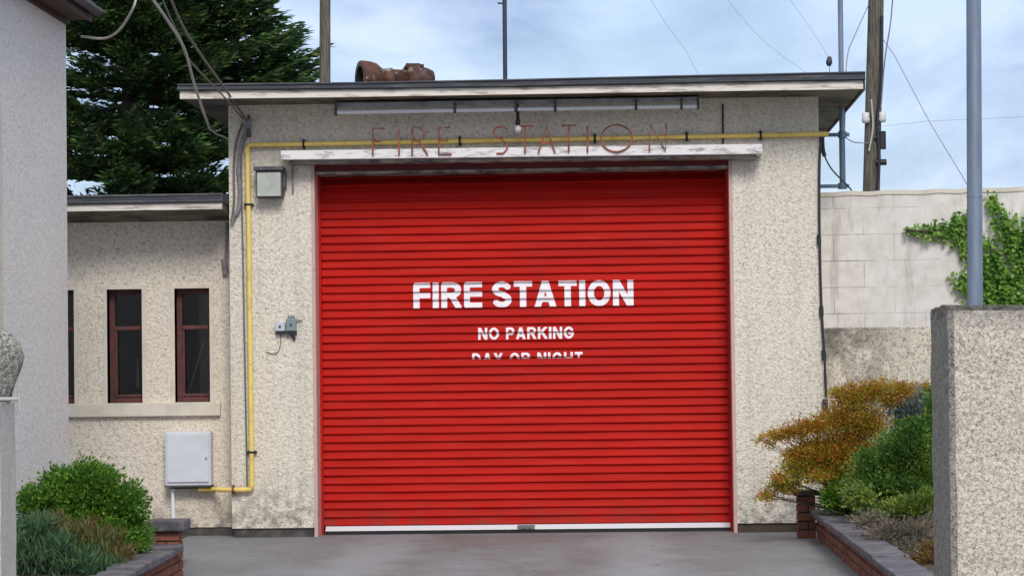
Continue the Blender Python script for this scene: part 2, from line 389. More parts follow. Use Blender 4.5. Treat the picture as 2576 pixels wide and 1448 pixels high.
mm = M['brick'] = mat('red_brown_brick', (0.3, 0.12, 0.08), 0.85, spec=0.2)
t_, n_, l_, b_ = nodes(mm)
g_ = n_.new('ShaderNodeNewGeometry')
c = mix(mm, g_.outputs['Random Per Island'], (0.27, 0.105, 0.062), (0.17, 0.075, 0.06))
c = mix(mm, ramp(mm, noise(mm, 22, 5, 0.7), [(0.45, 0.0), (0.7, 0.7)]), c, (0.07, 0.045, 0.04))
setc(mm, c); bump(mm, noise(mm, 60, 4), 0.4, 0.004)
M['mortar'] = mat('dark_mortar', (0.035, 0.03, 0.028), 0.95)

def leafmat(name, stops, rough=0.55, trans=0.25):
    mm = bpy.data.materials.new(name); mm.use_nodes = True
    t, n, l, b = nodes(mm)
    g = n.new('ShaderNodeNewGeometry')
    r = n.new('ShaderNodeValToRGB'); e = r.color_ramp.elements
    while len(e) < len(stops): e.new(0.5)
    for i, (p, c) in enumerate(stops): e[i].position = p; e[i].color = (*c, 1)
    nz = n.new('ShaderNodeTexNoise'); nz.inputs['Scale'].default_value = 3.2; nz.inputs['Detail'].default_value = 3
    l.new(g.outputs['Position'], nz.inputs['Vector'])
    mxx = n.new('ShaderNodeMix'); mxx.data_type = 'FLOAT'; mxx.inputs[0].default_value = 0.5
    l.new(g.outputs['Random Per Island'], mxx.inputs[2])
    mr = n.new('ShaderNodeMapRange'); mr.inputs[1].default_value = 0.3; mr.inputs[2].default_value = 0.7
    l.new(nz.outputs['Fac'], mr.inputs[0]); l.new(mr.outputs[0], mxx.inputs[3])
    l.new(mxx.outputs[0], r.inputs[0]); l.new(r.outputs[0], b.inputs['Base Color'])
    b.inputs['Roughness'].default_value = rough; b.inputs['Specular IOR Level'].default_value = 0.3
    tr = n.new('ShaderNodeBsdfTranslucent'); l.new(r.outputs[0], tr.inputs[0])
    ms = n.new('ShaderNodeMixShader'); ms.inputs[0].default_value = trans
    l.new(b.outputs[0], ms.inputs[1]); l.new(tr.outputs[0], ms.inputs[2])
    l.new(ms.outputs[0], n['Material Output'].inputs[0]); return mm
M['lf_cypress'] = leafmat('cypress_needles', [(0.0, (0.010, 0.026, 0.018)), (0.5, (0.038, 0.09, 0.028)), (1.0, (0.17, 0.24, 0.05))], trans=0.12)
M['lf_green'] = leafmat('bright_green_leaves', [(0.0, (0.02, 0.06, 0.012)), (0.5, (0.075, 0.19, 0.02)), (1.0, (0.22, 0.36, 0.04))])
M['lf_ivy'] = leafmat('ivy_leaves', [(0.0, (0.05, 0.13, 0.02)), (0.5, (0.17, 0.34, 0.05)), (1.0, (0.34, 0.50, 0.12))])
M['lf_blue'] = leafmat('blue_green_blades', [(0.0, (0.02, 0.055, 0.03)), (0.5, (0.06, 0.13, 0.06)), (0.85, (0.13, 0.21, 0.09)), (1.0, (0.24, 0.22, 0.10))])
M['lf_red'] = leafmat('russet_blades', [(0.0, (0.06, 0.06, 0.02)), (0.4, (0.16, 0.09, 0.035)), (0.6, (0.10, 0.14, 0.04)), (1.0, (0.16, 0.22, 0.06))])
M['lf_orange'] = leafmat('orange_brown_leaves', [(0.0, (0.14, 0.08, 0.014)), (0.35, (0.42, 0.15, 0.02)), (0.6, (0.50, 0.24, 0.03)), (1.0, (0.34, 0.32, 0.04))])
M['lf_yellowgreen'] = leafmat('yellow_green_leaves', [(0.0, (0.40, 0.19, 0.025)), (0.35, (0.34, 0.28, 0.03)), (1.0, (0.28, 0.36, 0.05))])
M['lf_teal'] = leafmat('blue_grey_needles', [(0.0, (0.06, 0.10, 0.10)), (0.5, (0.16, 0.23, 0.22)), (1.0, (0.34, 0.41, 0.38))])
M['lf_deep'] = leafmat('deep_green_leaves', [(0.0, (0.016, 0.05, 0.012)), (0.5, (0.07, 0.17, 0.028)), (1.0, (0.30, 0.38, 0.06))])
M['lf_olive'] = leafmat('olive_leaves', [(0.0, (0.05, 0.09, 0.02)), (0.5, (0.15, 0.23, 0.04)), (1.0, (0.33, 0.38, 0.06))])
M['lf_heather'] = leafmat('heather_sprigs', [(0.0, (0.07, 0.055, 0.035)), (0.5, (0.18, 0.15, 0.11)), (1.0, (0.30, 0.27, 0.21))])
M['lf_brown'] = leafmat('dry_brown_leaves', [(0.0, (0.07, 0.04, 0.012)), (1.0, (0.21, 0.12, 0.03))])
M['bark'] = grimy('brown_bark', (0.05, 0.035, 0.025), (0.10, 0.08, 0.06), 10, 0.4, 0.7, rough=0.95)

def norm(a): return a/np.maximum(np.linalg.norm(a, axis=-1, keepdims=True), 1e-9)
def leaves(name, P, Dr, L, Wd, material, parent=None, flat=None):
    """P, Dr (n,3); one thin leaf-shaped face per point"""
    n = len(P); Dr = norm(Dr)
    R = rng.normal(size=(n, 3))
    if flat is not None: R = R*flat[0] + np.array([0, 0, 1])*flat[1]
    Nn = norm(R - Dr*np.sum(R*Dr, axis=1, keepdims=True)); S = np.cross(Dr, Nn)
    L = (L*rng.uniform(0.6, 1.25, n))[:, None]; w_ = (Wd*rng.uniform(0.7, 1.25, n))[:, None]
    V = np.empty((n, 4, 3)); V[:, 0] = P; V[:, 1] = P+Dr*L*0.45+S*w_/2; V[:, 2] = P+Dr*L; V[:, 3] = P+Dr*L*0.45-S*w_/2
    me = bpy.data.meshes.new(name); me.vertices.add(n*4); me.loops.add(n*4); me.polygons.add(n)
    me.vertices.foreach_set('co', V.ravel().astype(np.float32))
    me.loops.foreach_set('vertex_index', np.arange(n*4, dtype=np.int32))
    me.polygons.foreach_set('loop_start', np.arange(0, n*4, 4, dtype=np.int32))
    me.update(calc_edges=True); me.materials.append(material)
    o = bpy.data.objects.new(name, me); C.objects.link(o)
    if parent: o.parent = parent
    return o
def clump_pts(clumps, per, base, shell=0.55):
    """clumps: (x,y,z, rx,ry,rz); returns points and outward directions"""
    Ps, Ds = [], []
    vol = sum(c_[3]*c_[5] for c_ in clumps)
    tot = per
    for c_ in clumps:
        k = max(20, int(tot*c_[3]*c_[5]/vol))
        u = norm(rng.normal(size=(k, 3))); r = rng.uniform(shell, 1.0, (k, 1))
        lump = 1 + 0.22*np.sin(u[:, :1]*7+c_[0]*9)*np.cos(u[:, 2:]*6+c_[1]*5)
        p = np.array(c_[:3]) + u*r*np.array(c_[3:6])*lump
        p += rng.normal(size=p.shape)*0.02
        Ps.append(p); Ds.append(u*np.array([1, 1, 1.0]) + norm(p-np.array(base))*0.8 + rng.normal(size=p.shape)*0.55)
    return np.vstack(Ps), np.vstack(Ds)
def px_clumps(lst, Y, dy=0.25):
    """(x, y, half width, half height, depth offset) in photo units -> real clumps"""
    s = F/(D+Y); o = []
    for (x, y, a, b_, d_) in lst:
        p = at(x, y, Y+d_); o.append((p.x, p.y, p.z, a/s, max(a/s*0.8, dy), b_/s))
    return o
def twigs(mb, base, clumps, r=0.012, k=3):
    for c_ in clumps:
        for _ in range(k):
            e = Vector((c_[0]+random.uniform(-.6, .6)*c_[3], c_[1]+random.uniform(-.6, .6)*c_[4], c_[2]+random.uniform(-.5, .6)*c_[5]))
            b_ = Vector(base); mid = b_.lerp(e, 0.5) + Vector((random.uniform(-.08, .08), random.uniform(-.08, .08), random.uniform(0, .1)))
            mb.tube(bez(b_, mid, e, 6), [r*(1-0.12*i) for i in range(7)], 5)
def bush(name, label, cat, clumps, n, L, Wd, material, base, crown='foliage', shell=0.5, tw=0.012, extra=()):
    t = thing(name, label, cat)
    P, Q = clump_pts(clumps, n, base, shell)
    leaves(crown, P, Q, L, Wd, material, t)
    mb = MB(); twigs(mb, base, clumps, tw); mb.build('stem', M['bark'], t)
    for (nm, cl, k, l2, w2, m2) in extra:
        P, Q = clump_pts(cl, k, base, shell); leaves(nm, P, Q, l2, w2, m2, t)
    return t

# ------------------------------------------------------------------ ground
g = MB(); S_ = 900
g.add([(-S_, -S_, -0.025), (S_, -S_, -0.025), (S_, S_, -0.025), (-S_, S_, -0.025)], [(0, 1, 2, 3)])
tag(g.build('ground', M['ground']), 'grey blotchy concrete driveway in front of the red shutter', None, None, 'structure')

# ------------------------------------------------------------------ fire station
def holed_wall(mb, x0, x1, z0, z1, Y, holes, depth):
    """front face at Y with rectangular holes, reveals going back by depth"""
    xs = sorted({x0, x1, *[h[0] for h in holes], *[h[1] for h in holes]}); zs = sorted({z0, z1, *[h[2] for h in holes], *[h[3] for h in holes]})
    for i in range(len(xs)-1):
        for j in range(len(zs)-1):
            cx_, cz_ = (xs[i]+xs[i+1])/2, (zs[j]+zs[j+1])/2
            if any(h[0] < cx_ < h[1] and h[2] < cz_ < h[3] for h in holes): continue
            for yy in (Y, Y+depth):
                mb.add([(xs[i], yy, zs[j]), (xs[i+1], yy, zs[j]), (xs[i+1], yy, zs[j+1]), (xs[i], yy, zs[j+1])], [(0, 1, 2, 3)])
    for (a, b_, c_, d_) in holes:
        q = [(a, c_), (b_, c_), (b_, d_), (a, d_)]
        for k in range(4):
            if k == 0 and c_ <= z0: continue      # the opening reaches the ground
            p1, p2 = q[k], q[(k+1) % 4]
            mb.add([(p1[0], Y, p1[1]), (p2[0], Y, p2[1]), (p2[0], Y+depth, p2[1]), (p1[0], Y+depth, p1[1])], [(0, 1, 2, 3)])
XL, XR = ax(580, 900), ax(2066, 700)
DX0, DX1 = ax(788, 900), ax(1848, 900)
DZ1 = az_(1300, 404)
WT = 4.255
ZP = 0.065
st = thing('fire_station', 'cream roughcast fire station garage with a flat roof and wide red roller shutter', 'fire station')
mb = MB()
holed_wall(mb, XL, XR, ZP, WT, 0.0, [(DX0, DX1, ZP, DZ1)], 0.40)
mb.add([(XL, 0, ZP), (XL, 9, ZP), (XL, 9, WT), (XL, 0, WT)], [(0, 1, 2, 3)])
mb.add([(XR, 0, ZP), (XR, 9, ZP), (XR, 9, WT), (XR, 0, WT)], [(0, 1, 2, 3)])
mb.add([(XL, 9, ZP), (XR, 9, ZP), (XR, 9, WT), (XL, 9, WT)], [(0, 1, 2, 3)])
o = mb.build('wall', M['cast'], st)
mb = MB(); mb.box((XL+0.02, 0.022, -0.05), (DX0-0.012, 0.3, ZP)); mb.build('plinth', M['plinth'], st)
mb = MB(); mb.box((DX1+0.012, 0.022, -0.05), (XR-0.02, 0.3, ZP+0.006)); mb.build('plinth', M['plinth_brown'], st)
# painted door jambs (reveal lining)
for (a, b_) in ((DX0-0.004, DX0+0.030), (DX1-0.030, DX1+0.004)):
    mb = MB(); mb.box((a, -0.004, -0.03), (b_, 0.37, DZ1-0.012)); mb.build('door_jamb', M['jamb'], st)
# roof slab: bowed front edge like the photo
top = [at(x, y, -0.7) for x, y in ((447, 213), (900, 208), (1270, 201), (1700, 191), (2176, 181))]
bt = [16, 17, 19, 20, 21]; wt = [21, 19, 18, 20, 22]
sc_ = F/(D-0.7)
def slab(name, zt, zb, y0, y1, material, parent, inset=0.0):
    vs = []; fs = []; n = len(top)
    for i, p in enumerate(top):
        x = p.x + (inset if i == 0 else -inset if i == n-1 else 0)
        for (yy, zz_) in ((y0, zb[i]), (y0, zt[i]), (y1, zt[i]), (y1, zb[i])): vs.append((x, yy, zz_))
    for i in range(n-1):
        for k in range(4):
            a = i*4+k; b2 = i*4+(k+1) % 4
            fs.append((a, b2, b2+4, a+4))
    fs += [(0, 1, 2, 3), ((n-1)*4, (n-1)*4+3, (n-1)*4+2, (n-1)*4+1)]
    return MB().add(vs, fs).build(name, material, parent)
zt = [p.z for p in top]; zm = [z-b_/sc_ for z, b_ in zip(zt, bt)]; zb = [z-w_/sc_ for z, w_ in zip(zm, wt)]
roof = slab('roof', zt, zm, -0.73, 9.3, M['felt'], st)
slab('fascia', [z-0.002 for z in zm], zb, -0.70, -0.672, M['fascia'], roof, 0.02)
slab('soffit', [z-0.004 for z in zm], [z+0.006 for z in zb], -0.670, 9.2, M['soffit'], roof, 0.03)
mb = MB()
xr_ = top[-1].x
mb.box((xr_-0.018, -0.66, zb[-1]-0.004), (xr_+0.004, 9.2, zm[-1]-0.003)); mb.build('side_fascia', M['soffit_dark'], roof)
# roof edge trim strip with two thin ridges
mb = MB()
for i in range(len(top)-1):
    a, b_ = top[i], top[i+1]
    mb.tube([(a.x, -0.735, a.z-0.008), (b_.x, -0.735, b_.z-0.008)], 0.010, 6)
    mb.tube([(a.x, -0.735, zm[i]+0.012), (b_.x, -0.735, zm[i+1]+0.012)], 0.008, 6)
mb.build('roof_edge_trim', M['felt'], roof)
# white concrete beam over the door
bx0, bx1 = ax(706, 392), ax(1918, 372)
CY = -0.28
def beampt(x, y): return at(x, y, CY)
mb = MB()
L_, R_ = beampt(706, 379), beampt(1918, 362); L2, R2 = beampt(706, 402), beampt(1918, 387)
vs = [(L_.x, CY, L_.z), (R_.x, CY, R_.z), (R_.x, CY, R2.z), (L_.x, CY, L2.z), (L_.x, -0.002, L_.z+0.01), (R_.x, -0.002, R_.z+0.01), (R_.x, -0.002, R2.z-0.0), (L_.x, -0.002, L2.z-0.0)]
mb.add(vs, [(0, 1, 2, 3), (4, 7, 6, 5), (0, 4, 5, 1), (3, 2, 6, 7), (0, 3, 7, 4), (1, 5, 6, 2)])
mb.build('door_canopy', M['beam'], st, 0.006)
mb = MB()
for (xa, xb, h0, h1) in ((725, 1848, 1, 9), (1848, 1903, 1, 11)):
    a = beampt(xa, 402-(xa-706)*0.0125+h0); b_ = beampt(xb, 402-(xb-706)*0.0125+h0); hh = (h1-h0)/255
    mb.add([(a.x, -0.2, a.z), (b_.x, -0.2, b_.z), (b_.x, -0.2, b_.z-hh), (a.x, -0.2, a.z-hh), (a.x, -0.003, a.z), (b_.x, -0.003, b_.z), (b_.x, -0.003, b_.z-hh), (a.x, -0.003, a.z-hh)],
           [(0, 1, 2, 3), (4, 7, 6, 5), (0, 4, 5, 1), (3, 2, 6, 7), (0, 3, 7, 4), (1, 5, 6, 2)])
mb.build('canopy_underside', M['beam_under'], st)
# lintel parts
mb = MB(); mb.box((DX0+0.038, 0.05, DZ1-0.075), (DX1-0.038, 0.38, DZ1-0.013)); mb.build('lintel', M['red_dark'], st)
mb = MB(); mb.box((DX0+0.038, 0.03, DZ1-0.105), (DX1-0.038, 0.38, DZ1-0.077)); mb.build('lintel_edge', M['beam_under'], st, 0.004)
# roller shutter
PITCH_, AMP = 0.0830, 0.027
DY = 0.35
zb0 = 0.055
def prof(z):
    u = ((z-zb0)/PITCH_) % 1.0
    return -AMP*np.where(u < 0.14, u/0.14, 0.18*(1-(u-0.14)/0.86)+0.82*np.exp(-(u-0.14)/0.33)*(1-np.clip((u-0.14)/0.86, 0, 1)**3))
mb = MB(); zs_ = np.arange(zb0, DZ1-0.08, PITCH_/14)
cols = list(np.linspace(DX0+0.036, DX1-0.036, 40)); nc = len(cols)
vs = []; fs = []
for i, z in enumerate(zs_):
    sag = 0.0
    back = 0.16*max(0.0, (float(z)-(DZ1-0.27))/0.19)**2
    for x in cols: vs.append((x, DY+float(prof(z))+back+0.003*math.sin(z*3.1+x*1.7)+0.0018*math.sin(x*5.3+math.floor((z-zb0)/PITCH_)*2.4), float(z)))
for i in range(len(zs_)-1):
    for k in range(nc-1): fs.append((i*nc+k, i*nc+k+1, (i+1)*nc+k+1, (i+1)*nc+k))
sh = mb.add(vs, fs, True).build('roller_shutter', M['red'], st)
br0, br1 = zb0-0.047, zb0+0.002
mb = MB(); ra, rb = DX0+0.07, DX1-0.05
mb.add([(ra, DY-0.075, br0+0.004), (rb, DY-0.075, br0+0.004), (rb, DY-0.072, br0+0.010), (ra, DY-0.072, br0+0.010), (rb, DY-0.022, br1), (ra, DY-0.022, br1), (rb, DY+0.01, br1), (ra, DY+0.01, br1), (rb, DY+0.01, br0+0.004), (ra, DY+0.01, br0+0.004)],
       [(0, 1, 2, 3), (3, 2, 4, 5), (5, 4, 6, 7), (7, 6, 8, 9), (9, 8, 1, 0), (0, 3, 5, 7, 9), (1, 8, 6, 4, 2)])
mb.build('bottom_rail', M['alu'], sh, 0.002)
mb = MB(); mb.box((DX0+0.06, DY-0.07, -0.03), (DX1-0.045, DY+0.01, br0+0.002)); mb.build('rubber_seal', M['rubber'], sh)
lx = ax(1323, 1328, 0.2); mb = MB(); mb.box((lx-0.085, DY-0.082, br0+0.006), (lx+0.085, DY-0.03, br1-0.004)); mb.box((lx-0.035, DY-0.092, br0+0.014), (lx-0.01, DY-0.083, br1-0.012)); mb.box((lx+0.02, DY-0.092, br0+0.014), (lx+0.045, DY-0.083, br1-0.012)); mb.build('lock', M['lock'], sh)
for (a, b_) in ((DX0+0.030, DX0+0.055), (DX1-0.055, DX1-0.030)):
    mb = MB(); mb.box((a, DY-0.075, -0.03), (b_, DY-0.028, DZ1-0.107)); mb.build('guide_rail', M['red'], st)
mb = MB(); mb.box((DX0+0.04, 0.52, DZ1-0.40), (DX1-0.04, 0.56, DZ1+0.1)); mb.box((DX0+0.04, 0.39, DZ1-0.07), (DX1-0.04, 0.519, DZ1-0.02)); mb.build('shutter_housing', M['black'], st)
# lettering, painted over the slats
TT = 0.2
def arc(cx_, cy_, rx, ry, a0, a1, n=18): return [(cx_+rx*math.cos(math.radians(a0+(a1-a0)*i/n)), cy_+ry*math.sin(math.radians(a0+(a1-a0)*i/n))) for i in range(n+1)]
def glyph(ch, t):
    h = t/2; q = 1-h
    G = {
     'F': (.60, [[(h,-.2),(h,q),(.8,q)], [(h,.50),(.53,.50)]]),
     'I': (t, [[(h,-.2),(h,1.2)]]),
     'E': (.64, [[(.9,h),(h,h),(h,q),(.9,q)], [(h,.53),(.58,.53)]]),
     'T': (.64, [[(-.2,q),(.9,q)], [(.32,q),(.32,-.2)]]),
     'N': (.72, [[(h,-.2),(h,1.2)], [(.72-h,-.2),(.72-h,1.2)], [(h,1.0),(.72-h,0.0)]]),
     'A': (.76, [[(h*.75,-.1),(.38,1.02)], [(.76-h*.75,-.1),(.38,1.02)], [(.2,.3),(.56,.3)]]),
     'H': (.72, [[(h,-.2),(h,1.2)], [(.72-h,-.2),(.72-h,1.2)], [(h,.5),(.72-h,.5)]]),
     'K': (.74, [[(h,-.2),(h,1.2)], [(.68,1.05),(h,.38)], [(.30,.6),(.70,-.05)]]),
     'Y': (.72, [[(.36,-.2),(.36,.42),(.07,1.08)], [(.36,.42),(.65,1.08)]]),
     'R': (.72, [[(h,-.2),(h,q),(.40,q)]+arc(.40,(q+.5)/2,.2,(q-.5)/2,90,-90)+[(h,.5)], [(.36,.5),(.66,-.06)]]),
     'P': (.66, [[(h,-.2),(h,q),(.38,q)]+arc(.38,(q+.45)/2,.19,(q-.45)/2,90,-90)+[(h,.45)]]),
     'D': (.70, [[(h,h),(h,q),(.3,q)]+arc(.3,.5,.30,.5-h,90,-90)+[(h,h)]]),
     'O': (.80, [arc(.40,.5,.40-h,.5-h,0,360,36)]),
     'G': (.80, [arc(.40,.5,.40-h,.5-h,38,345,32)+[(.7,.45),(.42,.45)]]),
     'S': (.68, [arc(.34,.71,.34-h,.29-h,28,250,20)+[(.40,.50)]+arc(.34,.29,.34-h,.29-h,70,-150,20)]),
    }
    return G[ch]
def ink(ch, t, X, Y):
    w_, polys = glyph(ch, t); d = np.full(X.shape, 9.0)
    for pl in polys:
        for (x0, y0), (x1, y1) in zip(pl[:-1], pl[1:]):
            dx, dy = x1-x0, y1-y0; L2_ = dx*dx+dy*dy+1e-12
            u = np.clip(((X-x0)*dx+(Y-y0)*dy)/L2_, 0, 1); d = np.minimum(d, np.hypot(X-x0-u*dx, Y-y0-u*dy))
    return (d < t/2) & (X >= 0) & (X <= w_) & (Y >= 0) & (Y <= 1)
def lettering(text, xa, xb, ytop, ybot, t, gap, space, clip=0.0, cell=0.0045):
    """xa..xb and cap line / base line as photo points, laid over the slats"""
    pA, pB = at(xa, ybot[0], DY-0.02), at(xb, ybot[1], DY-0.02); h = at(xa, ytop, DY-0.02).z - pA.z
    pos = []; x = 0
    for ch in text:
        if ch == ' ': x += space; continue
        pos.append((ch, x)); x += glyph(ch, t)[0] + gap
    tot = x-gap; sx_ = (pB.x-pA.x)/tot
    V, Fs = [], []
    zmid = pA.z
    for ch, x0 in pos:
        wch = glyph(ch, t)[0]*sx_; nx, nz = int(round(wch/cell)), int(round(h/cell))
        U, Vv = np.meshgrid((np.arange(nx)+.5)/nx*glyph(ch, t)[0], (np.arange(nz)+.5)/nz)
        on = ink(ch, t, U, Vv) & (Vv >= clip)
        X0 = pA.x + x0*sx_
        for j, i in zip(*np.nonzero(on)):
            xx0, xx1 = X0+i*wch/nx, X0+(i+1)*wch/nx; z0, z1 = zmid+j*h/nz, zmid+(j+1)*h/nz
            b0 = len(V); wv = lambda z_: 0.003*math.sin(z_*3.1+xx0*1.7)+0.0018*math.sin(xx0*5.3+math.floor((z_-zb0)/PITCH_)*2.4); ya, yb = DY+float(prof(z0))+wv(z0)-0.0035, DY+float(prof(z1))+wv(z1)-0.0035
            V += [(xx0, ya, z0), (xx1, ya, z0), (xx1, yb, z1), (xx0, yb, z1)]; Fs.append((b0, b0+1, b0+2, b0+3))
    MB().add(V, Fs).build('lettering', M['letter_white'], sh)
lettering('FIRE STATION', 1040, 1594, 711, (776, 769), 0.215, 0.085, 0.27)
lettering('NO PARKING', 1203, 1444, 824, (854, 851), 0.2, 0.12, 0.42, cell=0.004)
lettering('DAY OR NIGHT', 1188, 1466, 888, (918, 915), 0.2, 0.14, 0.42, clip=0.5, cell=0.004)

# ------------------------------------------------------------------ side wing (annex)
AY = 0.35
an = thing('side_wing', 'low cream side wing with three narrow windows left of the fire station', 'building wing')
ax0, ax1 = -7.2, XL-0.004
AT = az_(400, 556, AY)
wins = [(ax(131, 870, AY), ax(187, 870, AY)), (ax(270, 870, AY), ax(358, 870, AY)), (ax(440, 870, AY), ax(528, 870, AY))]
wz0, wz1 = az_(400, 1012, AY), az_(400, 726, AY)
mb = MB()
holed_wall(mb, ax0, ax1, 0.06, AT+0.02, AY, [(a, b_, wz0, wz1) for a, b_ in wins], 0.2)
mb.add([(ax0, 8, 0.06), (ax1, 8, 0.06), (ax1, 8, AT), (ax0, 8, AT)], [(0, 1, 2, 3)])
mb.add([(ax0, AY, 0.06), (ax0, 8, 0.06), (ax0, 8, AT), (ax0, AY, AT)], [(0, 1, 2, 3)])
mb.build('wall', M['cast_annex'], an)
mb = MB(); mb.box((ax0, AY+0.015, -0.05), (ax1, AY+0.2, 0.06)); mb.build('plinth', M['plinth'], an)
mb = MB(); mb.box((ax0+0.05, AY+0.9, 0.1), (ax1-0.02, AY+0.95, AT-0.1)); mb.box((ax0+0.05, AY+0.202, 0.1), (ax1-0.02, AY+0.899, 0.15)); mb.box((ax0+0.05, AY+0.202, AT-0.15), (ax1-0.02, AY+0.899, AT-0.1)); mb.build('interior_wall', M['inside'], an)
for (a, b_) in wins:
    bw = 0.035; s_ = MB()
    s_.box((a-bw, AY-0.012, wz0), (a, AY+0.19, wz1)); s_.box((b_, AY-0.012, wz0), (b_+bw, AY+0.19, wz1)); s_.box((a-bw, AY-0.012, wz1), (b_+bw, AY+0.19, wz1+bw))
    s_.build('window_surround', M['smooth_cream'], an)
    yf = AY+0.115
    f_ = MB(); t = 0.055
    f_.box((a, yf, wz0), (a+t, yf+0.06, wz1)); f_.box((b_-t*0.55, yf, wz0), (b_, yf+0.06, wz1))
    f_.box((a+t, yf, wz0), (b_-t*0.55, yf+0.06, wz0+0.06)); f_.box((a+t, yf, wz1-0.05), (b_-t*0.55, yf+0.06, wz1))
    wf = f_.build('window_frame', M['frame'], an, 0.004)
    zt_ = wz1-(wz1-wz0)*0.34
    q = MB(); q.box((a+t+0.001, yf-0.022, zt_-0.022), (b_-t*0.55-0.001, yf+0.05, zt_+0.018)); q.build('transom', M['frame'], wf, 0.005)
    q = MB(); q.box((a+t+0.001, yf-0.014, wz0+0.061), (b_-t*0.55-0.001, yf+0.04, wz0+0.085)); q.box((a+t+0.001, yf-0.01, wz0+0.086), (a+t+0.026, yf+0.04, zt_-0.023)); q.build('sash', M['frame'], wf, 0.003)
    q = MB(); q.box((a+t, yf+0.042, wz0+0.06), (b_-t*0.55, yf+0.048, wz1-0.05)); q.build('pane', M['glass'], wf)
q = MB(); q.box((ax0+0.6, AY-0.06, az_(400, 1046, AY)), (ax(556, 1030, AY), AY+0.02, wz0-0.001)); q.build('window_sill', M['smooth_cream'], an, 0.006)
mb = MB(); mb.tube([at(516, 850, AY+0.26), at(478, 975, AY+0.30), at(470, 1003, AY+0.32)], 0.007, 6)
tag(mb.build('stick', M['white_pipe']), 'thin pale stick leaning inside the wing window nearest the station', 'stick')
mb = MB(); mb.tube([at(346, 900, AY+0.3), at(347, 975, AY+0.3)], [0.004, 0.016], 8)
tag(mb.build('bottle', M['white_pipe']), 'narrow pale bottle shape inside the middle wing window', 'bottle')
# wing roof
AF = -0.32
rz = [az_(400, y, AF) for y in (489, 512, 528)]
an_r0, an_r1 = -7.3, XL-0.012
q = MB(); q.box((an_r0, AF-0.02, rz[1]), (an_r1, 8, rz[0])); ar = q.build('roof', M['felt'], an)
q = MB(); q.tube([(an_r0, AF-0.022, rz[0]-0.01), (an_r1, AF-0.022, rz[0]-0.01)], 0.012, 6); q.tube([(an_r0, AF-0.022, rz[1]+0.02), (an_r1, AF-0.022, rz[1]+0.02)], 0.009, 6); q.build('roof_edge_trim', M['lamp_body'], ar)
q = MB(); q.box((an_r0, AF, rz[2]), (an_r1-0.01, AF+0.03, rz[1]-0.002)); q.build('fascia', M['fascia'], ar)
zso = az_(400, 548, AY)
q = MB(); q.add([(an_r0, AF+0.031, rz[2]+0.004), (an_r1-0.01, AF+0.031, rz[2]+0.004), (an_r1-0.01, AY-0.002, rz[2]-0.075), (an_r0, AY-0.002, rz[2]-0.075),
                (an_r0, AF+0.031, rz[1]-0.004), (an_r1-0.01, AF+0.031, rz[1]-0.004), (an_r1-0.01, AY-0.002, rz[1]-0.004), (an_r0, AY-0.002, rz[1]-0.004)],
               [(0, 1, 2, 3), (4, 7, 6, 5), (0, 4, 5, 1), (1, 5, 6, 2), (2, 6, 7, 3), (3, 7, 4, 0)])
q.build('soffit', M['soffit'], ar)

# ------------------------------------------------------------------ white house on the left
HY, HN = -3.0, -13.5
ho = thing('white_house', 'pale grey-white rendered house with brown eave and dark gutter at the left edge', 'house')
hx = ax(170, 700, HY); hz = az_(163, 50, HY)
sl_ = math.tan(math.radians(35))
q = MB()
q.box((hx-5.0, HN, -0.05), (hx, HY, hz+0.10)); q.build('wall', M['white_wall'], ho)
OV = ax(222, 48, HY)-ax(165, 50, HY)
def rslab(y0, y1, x0, x1, a_, b_):
    f_ = lambda x: hz+0.10+(hx+OV-x)*sl_
    return [(x0, y0, f_(x0)+a_), (x1, y0, f_(x1)+a_), (x1, y0, f_(x1)+b_), (x0, y0, f_(x0)+b_), (x0, y1, f_(x0)+a_), (x1, y1, f_(x1)+a_), (x1, y1, f_(x1)+b_), (x0, y1, f_(x0)+b_)]
FB = [(0, 1, 2, 3), (4, 7, 6, 5), (0, 4, 5, 1), (1, 5, 6, 2), (2, 6, 7, 3), (3, 7, 4, 0)]
hr = MB().add(rslab(HN-0.1, HY+0.06, hx-2.5, hx+OV+0.02, 0.03, 0.10), FB).build('roof', M['slate'], ho)
q = MB(); q.add([(hx+0.002, HN, hz), (hx+OV, HN, hz), (hx+OV, HN, hz+0.022), (hx+0.002, HN, hz+0.022), (hx+0.002, HY+0.05, hz), (hx+OV, HY+0.05, hz), (hx+OV, HY+0.05, hz+0.022), (hx+0.002, HY+0.05, hz+0.022)], FB)
q.box((hx+0.0, HN, hz-0.045), (hx+0.03, HY+0.0, hz-0.001)); q.build('soffit', M['barge'], hr)
q = MB(); q.box((hx+OV+0.001, HN, hz-0.02), (hx+OV+0.022, HY+0.05, hz+0.11)); q.build('eave_board', M['barge'], hr)
q = MB(); gx, gz, gr_ = hx+OV+0.075, hz+0.085, 0.052
pr_ = [(gx+gr_*math.cos(a), gz+gr_*math.sin(a)) for a in np.linspace(math.pi, 2*math.pi, 9)]; pr_ += [(gx+(gr_-.006)*math.cos(a), gz+(gr_-.006)*math.sin(a)) for a in np.linspace(2*math.pi, math.pi, 9)]
nn_ = len(pr_); q.add([(x, HN, z) for x, z in pr_]+[(x, HY+0.05, z) for x, z in pr_], [(k, (k+1) % nn_, (k+1) % nn_+nn_, k+nn_) for k in range(nn_)]); 
q.add([(x, HY+0.052, z) for x, z in pr_[:9]], [tuple(range(9))]); q.build('gutter', M['gutter'], hr)
q = MB(); y_ = HN
pw = at(3, 500, HY); tnear = (hx - 0)/((ray0 := (fv*F + rv*(3-W/2) - uv*(500-H/2)))[0]); yw = -D + ray0[1]*tnear
q.box((hx, yw-1.0, 1.75), (hx+0.012, yw, 3.75)); q.build('window_surround', M['smooth_cream'], ho, 0.004)

